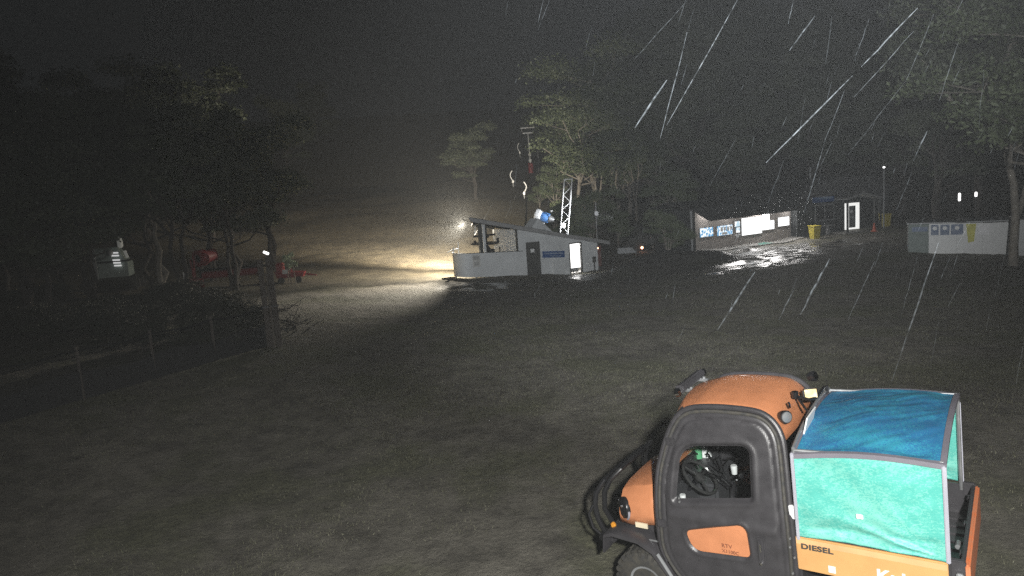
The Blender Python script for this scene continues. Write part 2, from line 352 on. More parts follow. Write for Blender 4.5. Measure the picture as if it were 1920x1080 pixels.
Z = terrain(X.ravel(), Y.ravel()).reshape(X.shape) + relief(X, Y)
nr, na = X.shape
V = np.stack([X.ravel(), Y.ravel(), Z.ravel()], 1); 
ii, jj = np.meshgrid(np.arange(nr - 1), np.arange(na), indexing='ij'); j2 = (jj + 1) % na
Q = np.stack([ii * na + jj, ii * na + j2, (ii + 1) * na + j2, (ii + 1) * na + jj], -1).reshape(-1, 4)
def np_mesh(name, V, Q, material, smooth=True):
    me = bpy.data.meshes.new(name); k = Q.shape[1]
    me.vertices.add(len(V)); me.vertices.foreach_set('co', V.astype(np.float32).ravel())
    me.loops.add(Q.size); me.loops.foreach_set('vertex_index', Q.astype(np.int32).ravel())
    me.polygons.add(len(Q)); me.polygons.foreach_set('loop_start', (np.arange(len(Q)) * k).astype(np.int32))
    me.update(calc_edges=True); me.validate(); me.polygons.foreach_set('use_smooth', [smooth] * len(me.polygons)); me.materials.append(material); return me
gme = np_mesh('ground', V, Q[:, ::-1], ground_material())
ground = bpy.data.objects.new('ground', gme); COL.objects.link(ground); ground['kind'] = 'structure'
if gme.polygons[100].normal.z < 0: gme.flip_normals()
def gheight(x, y):
    return terrain(x, y) + relief(np.atleast_1d(np.asarray(x, float)), np.atleast_1d(np.asarray(y, float)))
def gz(x, y): return float(gheight(x, y)[0])

# short grass tufts over the yard
def grass():
    N = 230000
    r = 4 + 26 * rng.random(N) ** 0.9; a = np.radians(rng.uniform(-44, 44, N)); x = r * np.sin(a); y = r * np.cos(a)
    keep = vnoise(x * .35, y * .35, 21) * .6 + vnoise(x * 1.6, y * 1.6, 22) * .4 + rng.random(N) * .25 > .62
    x, y = x[keep], y[keep]; n = len(x); z = gheight(x, y)
    hh = rng.uniform(.012, .045, n); t = rng.random(n) * 2 * PI; wd = rng.uniform(.002, .005, n); lx = rng.normal(0, .02, n); ly = rng.normal(0, .02, n)
    A = np.stack([x - wd * np.cos(t), y - wd * np.sin(t), z - .004], 1); B = np.stack([x + wd * np.cos(t), y + wd * np.sin(t), z - .004], 1); Cc = np.stack([x + lx, y + ly, z + hh], 1)
    V = np.stack([A, B, Cc], 1).reshape(-1, 3); Q = np.arange(3 * n).reshape(-1, 3)
    me = np_mesh('grass', V, Q, mat('grass_blades', (0.20, 0.195, 0.13), 0.6, col2=(0.08, 0.085, 0.045), scale=1.5), False)
    o = bpy.data.objects.new('grass', me); COL.objects.link(o); tag(o, 'short wet grass growing thinly over the dirt yard', 'grass', kind='stuff')
grass()

# ------------------------------------------------------------------ wall frame: s along the wall, w behind it
class Wall:
    def __init__(s, A, B):
        s.A = Vector((A[0], A[1], 0)); d = Vector((B[0] - A[0], B[1] - A[1], 0)); s.len = d.length; s.u = d.normalized(); s.n = Vector((s.u.y, -s.u.x, 0)); s.rot = math.atan2(s.u.y, s.u.x)
    def p(s, a, w, z): q = s.A + s.u * a - s.n * w; return Vector((q.x, q.y, z))
    def local(s, a, w, z): return Vector((a, w, z))

# ------------------------------------------------------------------ haze
def haze():
    m = bpy.data.materials.new('veil_haze'); m.use_nodes = True; n = m.node_tree.nodes; n.remove(n['Principled BSDF'])
    v = n.new('ShaderNodeVolumePrincipled'); v.inputs['Density'].default_value = 0.0014; v.inputs['Color'].default_value = (0.9, 0.93, 0.95, 1); v.inputs['Anisotropy'].default_value = 0.2  # haze added as a veil to lift the blacks
    m.node_tree.links.new(v.outputs[0], n['Material Output'].inputs['Volume'])
    b = MB().box((0, 0, 45), (900, 900, 110)); o = b.build('haze', m, smooth=False); o['kind'] = 'stuff'; o['label'] = 'thin mist added over the whole hillside to lift its dark tones'; o['category'] = 'mist'
HAZE = True
if HAZE: haze()

# ------------------------------------------------------------------ utility vehicle (x forward, y to its left side, z up)
fx = Vector((-0.80202533, 0.59520231, -0.04989569)); ly = Vector((-0.59362967, -0.80355827, -0.04356506)); uz = Vector((-0.06602412, -0.00532072, 0.99780384))
TM = Matrix((fx, ly, uz)).transposed().to_4x4(); TM.translation = Vector((3.73, 5.40, 0.0))
truck = empty('utility_vehicle', label='orange utility buggy with black doors and a teal and blue tarpaulin over its tray', cat='utility vehicle')
truck.matrix_world = TM
TMI = TM.inverted()
def Yd(z): return 0.75 if z < 1.12 else 0.75 - 0.19 * ((z - 1.12) / 0.98) ** 1.15
def on_side(px, py, off=0.0):
    """where the line of sight through a pixel of the photograph meets the vehicle's side, in vehicle metres"""
    d = TMI.to_3x3() @ (fw + r2 * ((px - 960) / F) - u2 * ((py - 540) / F)); o = TMI @ CAM; y = 0.7
    for _ in range(12):
        k = (y + off - o.y) / d.y; q = o + d * k; y = Yd(q.z)
    return (round(q.x, 3), round(q.z, 3))
def smooth_loop(pts, it=3, closed=True):
    P = [Vector((p[0], p[1])) for p in pts]
    for _ in range(it):
        Q = []; n = len(P)
        for i in range(n if closed else n - 1):
            a, b = P[i], P[(i + 1) % n]; Q += [a * .75 + b * .25, a * .25 + b * .75]
        if not closed: Q = [P[0]] + Q + [P[-1]]
        P = Q
    return P
def rounded(pts, r, seg=6):
    """polygon with circular-ish corners of radius r (list or number)"""
    n = len(pts); out = []
    for i in range(n):
        p = Vector(pts[i][:2]); a = Vector(pts[i - 1][:2]); b = Vector(pts[(i + 1) % n][:2]); rr = r[i] if isinstance(r, (list, tuple)) else r
        da = (a - p); db = (b - p); ra = min(rr, da.length * .49); rb = min(rr, db.length * .49); A = p + da.normalized() * ra; B = p + db.normalized() * rb
        for k in range(seg + 1):
            t = k / seg; out.append(A * (1 - t) ** 2 + p * 2 * t * (1 - t) + B * t * t)
    return out
def resample(P, step):
    out = []; n = len(P)
    for i in range(n):
        a, b = P[i], P[(i + 1) % n]; k = max(1, int(round((b - a).length / step)))
        for j in range(k): out.append(a.lerp(b, j / k))
    return out
def sdist(px, pz, poly):
    """signed distance to a closed polygon, positive inside (numpy)"""
    A = np.array([(p.x, p.y) for p in poly]); B = np.roll(A, -1, 0); best = np.full(px.shape, 1e9); ins = np.zeros(px.shape, bool)
    for (x0, y0), (x1, y1) in zip(A, B):
        dx, dy = x1 - x0, y1 - y0; L2 = dx * dx + dy * dy + 1e-12; t = np.clip(((px - x0) * dx + (pz - y0) * dy) / L2, 0, 1)
        best = np.minimum(best, np.hypot(px - x0 - t * dx, pz - y0 - t * dy))
        c = (y0 > pz) != (y1 > pz); ins ^= c & (px < (x1 - x0) * (pz - y0) / (y1 - y0 + 1e-12) + x0)
    return np.where(ins, best, -best)
# outline of the door, its window and its coloured inset (x, z)
door_o = [on_side(*p) for p in [(1238, 980), (1235, 900), (1245, 850), (1262, 800)]] + [on_side(1283, 774), on_side(1330, 771), on_side(1400, 777), on_side(1432, 786), on_side(1456, 815), on_side(1463, 860), on_side(1470, 940), on_side(1480, 1020)]
door_o += [(1.26, 0.42), (1.33, 0.33), (2.0, 0.33), (2.18, 0.36), (2.36, 0.55), (2.45, 0.75)]
P_door = resample(smooth_loop(door_o, 2), .02)
win_c = [on_side(1266, 936), on_side(1275, 838), on_side(1403, 838), on_side(1407, 936)]
P_win = resample(rounded(win_c, [.02, .17, .10, .02]), .02)
pan_c = [on_side(*p) for p in [(1284, 996), (1397, 983), (1407, 1047), (1300, 1033)]]
P_pan = resample(rounded(pan_c, [.06, .09, .05, .10]), .02)
def cdt_fill(outer, holes, step):
    xs = [p.x for p in outer]; zs = [p.y for p in outer]; gx = np.arange(min(xs), max(xs), step); gzv = np.arange(min(zs), max(zs), step)
    GX, GZ = np.meshgrid(gx, gzv); GX = GX.ravel() + (np.tile([0, step / 2], len(GX.ravel()) // 2 + 1)[:GX.size]) * 0; GZ = GZ.ravel()
    k = sdist(GX, GZ, outer) > step * .55
    for h in holes: k &= sdist(GX, GZ, h) < -step * .55
    pts = [p.copy() for p in outer]; ed = [(i, (i + 1) % len(outer)) for i in range(len(outer))]
    for h in holes: b = len(pts); pts += [p.copy() for p in h]; ed += [(b + i, b + (i + 1) % len(h)) for i in range(len(h))]
    pts += [Vector((a, b)) for a, b in zip(GX[k], GZ[k])]
    v, e, f, *_ = geometry.delaunay_2d_cdt(pts, ed, [], 0, 1e-5)
    cx = np.array([sum(v[i].x for i in t) / 3 for t in f]); cz = np.array([sum(v[i].y for i in t) / 3 for t in f])
    ok = sdist(cx, cz, outer) > 0
    for h in holes: ok &= sdist(cx, cz, h) < 0
    return v, [t for t, o in zip(f, ok) if o]
def bump(x, a, b): return np.clip((x - a) / (b - a), 0, 1) ** 2 * (3 - 2 * np.clip((x - a) / (b - a), 0, 1))

v, f = cdt_fill(P_door, [P_win, P_pan], .014)
ax = np.array([p.x for p in v]); az = np.array([p.y for p in v])
so, sw, sp = sdist(ax, az, P_door), -sdist(ax, az, P_win), -sdist(ax, az, P_pan)
off = -0.018 * (1 - bump(so, 0.0, 0.03)) - 0.010 * np.exp(-((so - .062) / .008) ** 2) + 0.006 * bump(so, .06, .09)
off += -0.030 * (1 - bump(sw, 0, .035)) + .010 * np.exp(-((sw - .05) / .02) ** 2)
off += -0.016 * (1 - bump(sp, 0, .02)) + .008 * np.exp(-((sp - .03) / .012) ** 2)
off += 0.014 * np.exp(-((az - 1.13) / .05) ** 2) * bump(so, .05, .12)
ay = np.array([Yd(z) for z in az]) + off
def add_skin(side):
    mb = MB(); mb.add([(x, side * y, z) for x, y, z in zip(ax, ay, az)], [tuple(t) if side > 0 else tuple(t)[::-1] for t in f])
    return mb
for side in (1, -1):
    d = add_skin(side).build('door', M['black'], truck, ang=60)
    mb = MB(); mb.tube([(p.x, side * (Yd(p.y) - .012), p.y) for p in P_door], .017, 8, closed=True)
    mb.build('door_seal', M['rubber'], d)
    # pane
    wv, wf = cdt_fill(P_win, [], .05); mb = MB(); mb.add([(p.x, side * (Yd(p.y) - .03), p.y) for p in wv], [tuple(t) for t in wf]); mb.build('window_pane', M['glass'], d)
    wv, wf = cdt_fill(P_pan, [], .03); mb = MB(); mb.add([(p.x, side * (Yd(p.y) - .013), p.y) for p in wv], [tuple(t) for t in wf]); pn = mb.build('inset_panel', M['orange'], d)
    mb = MB(); mb.box((1.495, side * .762, .94), (.075, .03, .27), bev=.012); mb.box((1.50, side * .785, .95), (.03, .022, .20), bev=.008); mb.build('handle', M['black'], d)
    mb = MB(); mb.cyl((1.495, side * .78, .83), (1.495, side * .80, .83), .012); mb.build('handle_lock', M['chrome'], d)
    mb = MB(); mb.box((1.49, side * .80, .98), (.014, .006, .07)); mb.build('handle_strip', M['chrome'], d)
    for (hx, hz) in ((2.42, 1.02), (2.30, 1.80), (2.23, 1.285)):
        mb = MB(); yy = Yd(hz)
        if hz != 1.285: mb.box((hx, side * (yy + .012), hz), (.09, .03, .075), bev=.008)
        for dz in (-.018, .018): mb.cyl((hx - .01, side * (yy + .02), hz + dz), (hx - .01 , side * (yy + .036), hz + dz), .010, 8)
        mb.build('hinge' if hz != 1.285 else 'latch', [M['steel']] if hz == 1.285 else [M['black']], d)
# outer cab frame rail that follows the door
def frame_rail(side):
    mb = MB(); big = []
    cx = sum(p.x for p in P_door) / len(P_door); cz = sum(p.y for p in P_door) / len(P_door)
    for p in P_door:
        if p.y > 0.7 or p.x < 1.4: big.append(p)
    # rotate so that the open chain starts at the front bottom
    idx = [i for i, p in enumerate(P_door) if p.y > .62]
    start = next(i for i in range(len(P_door)) if P_door[i].y > .62 and P_door[i - 1].y <= .62)
    chain = []; i = start
    while P_door[i % len(P_door)].y > .62: chain.append(P_door[i % len(P_door)]); i += 1
    pts = []
    for k, p in enumerate(chain):
        a = chain[max(0, k - 2)]; b = chain[min(len(chain) - 1, k + 2)]; t = (b - a).normalized(); nrm = Vector((t.y, -t.x))
        if nrm.dot(p - Vector((cx, cz))) < 0: nrm = -nrm
        q = p + nrm * .034; pts.append((q.x, side * (Yd(q.y) - .035), q.y))
    mb.tube(pts, .027, 10); return mb
for side in (1, -1): frame_rail(side).build('cab_frame', M['black'], truck)
M['oldprint'] = mat('faded_decal', (.22, .075, .04), .5)
text_part('RTV', .052, Matrix.Translation((1.86, .742, .885)) @ Matrix.Rotation(PI, 4, 'Z') @ Matrix.Rotation(PI / 2, 4, 'X'), M['oldprint'], truck, 'lettering', .0005)
text_part('X1100C', .044, Matrix.Translation((1.86, .742, .835)) @ Matrix.Rotation(PI, 4, 'Z') @ Matrix.Rotation(PI / 2, 4, 'X'), M['oldprint'], truck, 'lettering', .0005)

# roof: follows the arch of the doors
arc = [p for p in P_door if p.y > 1.80]
arc.sort(key=lambda p: math.atan2(p.x - 1.8, p.y - 1.5))
def roof_shell():
    ks = [(p.x, p.y) for p in arc]; ks = ks[::2]; rings = []
    ny = 22
    for i, (x, z) in enumerate(ks):
        row = []
        for j in range(ny + 1):
            t = -1 + 2 * j / ny; yw = min(.56, Yd(z) - .035)
            cr = (1 - abs(t) ** 2.6) * .062; xx = x
            if x > 2.15: xx = x + .10 * (1 - t * t)
            if x < 1.32: xx = x - .05 * (1 - t * t); cr *= .6
            edge = .02
            zz = z + .028 + cr - (.03 if abs(t) > .97 else 0)
            row.append((xx, t * yw, zz))
        rings.append(row)
    return rings
rr_ = roof_shell()
mb = MB(); mb.loft(rr_, closed=False)
roof = mb.build('roof', M['orange'], truck, ang=50)
sm = roof.modifiers.new('thick', 'SOLIDIFY'); sm.thickness = .025; sm.offset = -1
mb = MB(); mb.tube([rr_[len(rr_) // 2 + int((j) * 0)][0] for j in range(1)] + [], .001) if False else None
# shallow moulded ribs and black trim below the roof at the rear
mb = MB(); mb.box((1.20, 0, 1.80), (.05, 1.10, .16), bev=.02); mb.build('rear_visor', M['black'], truck)
mb = MB(); mb.prism([(1.235, -.60, .45), (1.235, .60, .45), (1.235, .62, 1.3), (1.235, .54, 1.86), (1.235, -.54, 1.86), (1.235, -.62, 1.3)], (-.03, 0, 0)); mb.build('cab_rear_wall', M['black'], truck, smooth=False)
# windscreen frame and glass
mb = MB()
for s in (1, -1): mb.tube([(2.47, s * .66, 1.30), (2.36, s * .62, 1.70), (2.22, s * .53, 2.05)], .03, 8)
mb.tube([(2.22, -.53, 2.05), (2.24, 0, 2.09), (2.22, .53, 2.05)], .03, 8); mb.tube([(2.47, -.66, 1.30), (2.47, .66, 1.30)], .03, 8)
mb.build('windscreen_frame', M['black'], truck)
mb = MB(); mb.add([(2.46, -.63, 1.32), (2.46, .63, 1.32), (2.23, .51, 2.04), (2.23, -.51, 2.04)], [(0, 1, 2, 3)]); mb.build('windscreen', M['glass'], truck, smooth=False)

# LED light bar and work lamps on the roof
M['palelens'] = mat('pale_amber_lens', (.9, .78, .5), .2, spec=.8, col2=(.8, .55, .2), scale=14)
bar = MB(); bar.box((2.44, -.28, 2.10), (.10, .62, .085), rot=(0, .35, 0), bev=.02); bar = bar.build('light_bar', M['black'], truck)
for y in (-.62, .07):
    mb = MB(); mb.lathe([(.02, -.03), (.042, -.02), (.045, .02), (.03, .035)], (2.43, y, 2.09), (1, 0, -.2), 14); mb.build('marker_lamp', M['chrome'], bar)
for y in (-.46, -.10): mb = MB(); mb.box((2.37, y, 2.065), (.10, .03, .03)); mb.cyl((2.36, y, 2.075), (2.36, y, 2.10), .016, 8); mb.build('bracket', M['steel'], bar)
def work_lamp(c, face, r, mt_lens, box=False):
    mb = MB(); A = Vector(face).normalized(); c = Vector(c)
    if box: mb.box(c, (.09, .13, .10), rot=A.to_track_quat('X', 'Z').to_matrix(), bev=.018)
    else: mb.lathe([(r * .35, -.06), (r * .8, -.045), (r, 0), (r, .02), (r * .92, .022)], c, A, 18)
    o = mb.build('work_lamp', M['darkmetal'], truck)
    mb = MB()
    if box: mb.box(c + A * .047, (.006, .105, .078), rot=A.to_track_quat('X', 'Z').to_matrix())
    else: mb.lathe([(r * .85, .0), (r * .8, .008), (r * .3, .014)], c + A * .022, A, 18)
    mb.build('lens', mt_lens, o); return o
work_lamp((1.30, .42, 2.06), (-.8, .65, .12), .058, M['steel'])
lampA = work_lamp((1.22, -.12, 2.10), (-.45, .80, .30), .05, M['palelens'], True)
work_lamp((1.27, -.50, 2.15), (-.9, .2, .3), .05, M['chrome'])
mb = MB(); mb.tube([(1.30, .02, 2.115), (1.19, .04, 2.10), (1.16, -.10, 2.07), (1.16, -.42, 2.07)], .014, 8); mb.tube([(1.30, .02, 2.115), (1.17, .20, 2.05)], .012, 8)
mb.cyl((1.31, .02, 2.10), (1.31, .02, 2.16), .03, 10); mb.build('lamp_bracket', M['darkmetal'], truck)
mb = MB(); mb.cyl((1.30, .25, 2.09), (1.30, .28, 2.14), .012, 8); mb.build('lamp_bracket', M['chrome'], truck)
mb = MB(); mb.box((1.135, .28, 1.99), (.012, .30, .16), rot=(0, -.25, 0)); mb.build('reflector_plate', M['white'], truck, smooth=False)
mb = MB(); mb.tube([(1.16, -.53, 2.02), (1.16, -.54, 2.32)], .002, 6); mb.cyl((1.16, -.53, 1.98), (1.16, -.53, 2.05), .014, 8); mb.build('aerial', M['darkmetal'], truck)
mb = MB(); mb.box((1.225, .70, 1.32), (.05, .03, .12), bev=.006); mb.build('side_reflector', M['white'], truck)
mb = MB(); mb.box((1.19, .66, 1.45), (.025, .03, .62), bev=.006); mb.build('seat_belt_post', M['greymetal'], truck)

# cab interior
mb = MB(); mb.box((1.45, 0, .80), (.50, 1.15, .16), bev=.05); mb.box((1.32, .30, 1.12), (.12, .50, .52), rot=(0, -.15, 0), bev=.05); mb.box((1.32, -.30, 1.12), (.12, .50, .52), rot=(0, -.15, 0), bev=.05); mb.build('seat', M['seat'], truck)
mb = MB(); mb.box((2.38, 0, 1.10), (.20, 1.18, .22), bev=.05); mb.box((2.20, -.02, 1.02), (.22, .34, .30), bev=.03); mb.box((2.16, -.35, 1.10), (.06, .34, .16), bev=.01); mb.build('dashboard', M['seat'], truck)
mb = MB()
R_ = Euler((0, math.radians(-42), 0)).to_matrix(); c = Vector((2.19, .30, 1.32))
mb.tube([c + R_ @ Vector((.19 * math.cos(t), .19 * math.sin(t), 0)) for t in np.linspace(0, 2 * PI, 30)[:-1]], .016, 8, closed=True)
for t in (0.3, 2.6, 4.7): mb.tube([c, c + R_ @ Vector((.18 * math.cos(t), .18 * math.sin(t), 0))], .012, 6)
mb.lathe([(.05, -.02), (.055, .01), (.04, .02)], c, R_ @ Vector((0, 0, 1)), 14); mb.build('steering_wheel', M['wheelgrip'], truck)
mb = MB(); mb.cyl(c, (2.40, .30, 1.08), .022); mb.build('steering_column', M['darkmetal'], truck)
mb = MB(); mb.tube([(1.95, .02, .9), (1.93, .02, 1.16)], .010, 8); mb.lathe([(.01, 0), (.028, .02), (.028, .05), (.01, .065)], (1.93, .02, 1.14), (0, 0, 1), 12); mb.tube([(2.0, -.08, .9), (1.98, -.08, 1.12)], .01, 8); mb.lathe([(.01, 0), (.024, .02), (.01, .055)], (1.98, -.08, 1.10), (0, 0, 1), 12); mb.build('gear_lever', M['chrome'], truck)
mb = MB(); mb.box((2.48, -.42, 1.22), (.22, .10, .17), rot=(.3, .5, .4), bev=.01); mb.build('papers', M['white'], truck)
for (x, y, z, r, h) in ((2.00, -.12, 1.20, .034, .08), (2.30, .50, 1.10, .03, .10), (2.2, -.3, 1.42, .03, .06)):
    mb = MB(); mb.lathe([(r * .8, 0), (r, h), (r * .9, h + .01)], (x, y, z), (0, 0, 1), 14); mb.build('cup', M['white'], truck)
mb = MB()
for k in range(5): mb.tube([(2.22 - .05 * k, -.2 + .09 * k, 1.28), (2.15, -.15 + .1 * k, 1.36 + .02 * (k % 2)), (2.05 - .03 * k, .0 + .05 * k, 1.2)], .008, 6)
mb.box((1.83, .05, 1.30), (.10, .16, .03), rot=(.2, .5, .2), bev=.008); mb.build('radio_and_cables', M['darkmetal'], truck)
mb = MB(); mb.cyl((2.44, -.30, 1.24), (2.44, -.30, 1.42), .04, 12); mb.build('drink_bottle', mat('green_bottle', (0.15, 0.5, 0.25), .3), truck)
mb = MB(); mb.box((1.83, 0, .40), (1.16, 1.2, .06)); mb.box((2.46, 0, .85), (.03, 1.2, .9)); mb.build('cab_floor', M['black'], truck, smooth=False)

rs = random.Random(4)
for k in range(7):
    p = Vector((rs.uniform(1.95, 2.38), rs.uniform(-.4, .2), rs.uniform(1.16, 1.42))); q_ = p + Vector((rs.uniform(-.12, .12), rs.uniform(-.1, .1), rs.uniform(-.12, .12)))
    mb = MB(); mb.tube([p, p.lerp(q_, .5) + Vector((0, 0, .03)), q_], .009, 6); mb.build('glint_rod', M['chrome'], truck)  # chrome rods added to give metallic glints inside the cab
# bonnet: rings of points across the body at three stations
def hood_ring(x, wd, zt, zb):
    h = [(wd, zb), (wd + .012, zb + .10), (wd, zt - .19), (wd - .03, zt - .145), (wd - .11, zt - .05), (wd - .15, zt - .035), (wd * .5, zt - .008), (0, zt)]
    return [(x, y, z) for y, z in h] + [(x, -y, z) for y, z in h[::-1][1:]]
mb = MB(); mb.loft([hood_ring(2.50, .60, 1.34, .90), hood_ring(2.62, .60, 1.31, .88), hood_ring(2.84, .59, 1.25, .84), hood_ring(2.97, .575, 1.19, .84), hood_ring(2.99, .55, 1.12, .86)], closed=False)
hood = mb.build('bonnet', M['orange'], truck, ang=28); sm = hood.modifiers.new('thick', 'SOLIDIFY'); sm.thickness = .012; sm.offset = -1
mb = MB(); mb.prism([(2.49, -.59, .60), (2.49, .59, .60), (2.49, .585, 1.30), (2.49, 0, 1.345), (2.49, -.585, 1.30)], (.49, 0, 0))
mb2 = MB(); mb2.loft([[(x_, y, z) for y, z in ((-.5, .6), (.5, .6), (.5, zt - .16), (.36, zt - .05), (-.36, zt - .05), (-.5, zt - .16))] for x_, zt in ((2.49, 1.30), (2.80, 1.24), (3.0, 1.08))]); mb2.build('front_body', M['black'], truck)
mb = MB(); mb.box((3.015, 0, .95), (.03, .74, .20), bev=.01)
for k in range(5): mb.box((3.035, 0, .88 + k * .035), (.012, .70, .012))
mb.build('grille', M['black'], truck)
for s in (1, -1):
    mb = MB(); mb.lathe([(.035, -.09), (.10, -.05), (.115, .0), (.105, .03), (.06, .055), (.01, .06)], (2.925, s * .535, .985), (.62, s * .75, .12), 22); hl = mb.build('headlight', M['darkmetal'], truck)
    mb = MB(); mb.tube([Vector((2.925, s * .535, .985)) + Vector((.62, s * .75, .12)).normalized() * .012 + (Vector((-.75, s * .62, 0)).normalized() * math.cos(t) + Vector((0, 0, 1)) * math.sin(t)) * .118 for t in np.linspace(PI * .9, PI * 2.0, 16)], .012, 6); mb.build('headlight_rim', M['bindlight'], hl)
    mb = MB(); mb.lathe([(.03, 0), (.028, .015), (.01, .025)], (3.0, s * .50, 1.0), (.7, s * .7, .2), 12); mb.build('bulb_reflector', M['chrome'], hl)
    mb = MB(); mb.lathe([(.022, 0), (.01, .02)], (2.93, s * .60, 1.03), (.4, s * .9, .4), 10); mb.build('bulb_reflector', M['chrome'], hl)
    mb = MB(); mb.box((2.72, s * .612, .865), (.13, .016, .05), bev=.015); mb.build('indicator_lens', mat('pale_lens', (.85, .75, .55), .25), truck)
    mb = MB(); mb.box((3.05, s * .60, .80), (.05, .05, .06), bev=.015); mb.build('front_indicator', M['amber'], truck)
    mb = MB(); mb.box((2.55, s * .66, .755), (.16, .012, .016), bev=.003); mb.build('trim_strip', M['steel'], truck)
    # arched mudguard
    pts = []; n = 14
    for k in range(n + 1):
        t = math.radians(158 - 140 * k / n) ; x = 2.66 + .47 * math.cos(t); z = .28 + .44 * math.sin(t) * (1.15 if k < 8 else 1.12)
        pts.append((x, z))
    pts = [(3.10, .62), (3.08, .78), (2.98, .82), (2.70, .80), (2.55, .72), (2.42, .54), (2.31, .36)]
    rings = []
    for k, (x, z) in enumerate(pts):
        rings.append([(x, s * .46, z - .02), (x, s * .72, z), (x + .01, s * .765, z - .015), (x + .012, s * .77, z - .05), (x, s * .745, z - .06), (x, s * .46, z - .05)])
    mb = MB(); mb.loft(rings); g = mb.build('mudguard', M['black'], truck, ang=40)
    mb = MB(); mb.tube([(2.50, s * .772, .69), (2.42, s * .772, .56), (2.31, s * .772, .38)], .018, 8); mb.build('mudguard_lip', M['greymetal'], g)
    # lower sill
    mb = MB(); mb.box((1.85, s * .66, .30), (1.1, .10, .10), bev=.02); mb.build('sill', M['black'], truck)
# bull bar: two hoops that run across the nose
hoopA = [(3.16, .60, .70), (3.22, .61, .84), (3.25, .59, .98), (3.24, .56, 1.10), (3.18, .47, 1.21), (3.16, .3, 1.23)]
hoopB = [(3.10, .50, .74), (3.18, .52, .92), (3.17, .50, 1.10), (3.10, .46, 1.24), (3.02, .38, 1.32), (3.00, .25, 1.34)]
hoopC = [(3.14, .64, .66), (3.26, .66, .76), (3.30, .65, .90), (3.26, .61, .99)]
for H_, rad_ in ((hoopA, .028), (hoopB, .028)):
    P_ = [Vector(p) for p in H_] + [Vector((p[0], -p[1], p[2])) for p in H_[::-1]]
    mb = MB(); mb.tube(P_, rad_, 10); mb.build('bull_bar_hoop', M['darkmetal'], truck)
for s in (1, -1):
    mb = MB(); mb.tube([(x, s * y, z) for x, y, z in hoopC], .014, 8); mb.build('side_hoop', M['darkmetal'], truck)
    mb = MB(); mb.cyl((3.16, s * .56, .70), (3.16, s * .68, .67), .035, 12); mb.build('bar_foot', M['darkmetal'], truck)
mb = MB(); mb.box((3.10, 0, .66), (.12, 1.22, .14), bev=.03); bmp = mb.build('front_bumper', M['black'], truck)
for s in (1, -1):
    mb = MB(); mb.lathe([(.035, 0), (.035, .02), (.012, .03)], (3.12, s * .615, .68), (.2, s, .2), 12); mb.build('tow_bolt', M['steel'], bmp)
# wheels
def wheel(cx, s):
    c = Vector((cx, s * .60, .315)); prof = [(.17, -.12), (.26, -.13), (.305, -.11), (.322, -.06), (.325, 0), (.322, .06), (.305, .11), (.26, .13), (.17, .12)]
    mb = MB(); mb.lathe(prof, c, (0, s, 0), 40); w_ = mb.build('wheel', M['rubber'], truck)
    mb = MB()
    for k in range(26):
        t = 2 * PI * k / 26
        for side in (1, -1):
            a = t + (PI / 26 if side < 0 else 0); p = c + Vector((.322 * math.cos(a), side * .075, .322 * math.sin(a)))
            mb.box(p, (.03, .085, .034), rot=Matrix.Rotation(-a, 3, 'Y'))
            p = c + Vector((.296 * math.cos(a), side * .124, .296 * math.sin(a))); mb.box(p, (.05, .02, .022), rot=Matrix.Rotation(-a, 3, 'Y'))
    t_ = mb.build('tyre_tread', M['rubber'], w_, smooth=False); t_['kind'] = 'stuff'
    mb = MB(); mb.lathe([(.165, .10), (.172, .125), (.15, .12), (.12, .07), (.05, .06), (.045, .10), (.02, .105)], c, (0, s, 0), 28)
    for k in range(5): t = 2 * PI * k / 5; mb.cyl(c + Vector((.07 * math.cos(t), s * .065, .07 * math.sin(t))), c + Vector((.07 * math.cos(t), s * .085, .07 * math.sin(t))), .011, 6)
    mb.build('rim', M['greymetal'], w_)
for cx in (2.68, .50):
    for s in (1, -1): wheel(cx, s)
mb = MB(); mb.box((1.6, 0, .42), (2.5, .5, .14)); mb.cyl((2.68, -.5, .315), (2.68, .5, .315), .035); mb.cyl((.5, -.5, .315), (.5, .5, .315), .05); mb.build('chassis', M['black'], truck, smooth=False)

# cargo tray
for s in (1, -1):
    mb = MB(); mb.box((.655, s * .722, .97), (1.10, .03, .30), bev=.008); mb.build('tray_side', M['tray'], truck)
mb = MB(); mb.box((.60, 0, .83), (1.24, 1.40, .03))
for k in range(9): mb.box((.60, -.56 + k * .14, .85), (1.2, .045, .02))
mb.box((1.21, 0, 1.0), (.03, 1.42, .36))
for s in (1, -1): mb.box((.60, s * .698, .98), (1.22, .016, .30)); mb.box((.045, s * .70, .98), (.10, .05, .34), bev=.01)
mb.build('tray_liner', M['black'], truck, smooth=False)
mb = MB(); mb.box((-.012, 0, .955), (.045, 1.43, .33), bev=.012); tg = mb.build('tailgate', mat('worn_orange_paint', (.62, .16, .05), .5, col2=(.5, .20, .10), scale=9), truck)
mb = MB(); mb.box((.01, 0, 1.125), (.03, 1.44, .035), bev=.008)
for y in (-.5, 0, .5): mb.box((.035, y, .98), (.02, .05, .26))
mb.build('tailgate_rail', M['black'], tg)
mb = MB()
for s in (1, -1): mb.box((.03, s * .75, 1.04), (.05, .03, .05), bev=.008)
mb.cyl((.07, .25, 1.05), (.07, .33, 1.05), .02); mb.build('tailgate_catch', M['steel'], tg)
RT = Matrix.Rotation(PI, 4, 'Z') @ Matrix.Rotation(PI / 2, 4, 'X')
mb = MB(); mb.box((.655, .7395, 1.085), (1.09, .004, .05)); mb.build('pale_stripe', mat('pale_orange', (.75, .42, .2), .4), truck, smooth=False)
text_part('DIESEL', .066, Matrix.Translation((1.165, .7430, 1.022)) @ RT, M['rubber'], truck, 'lettering', .0025, 1.25)
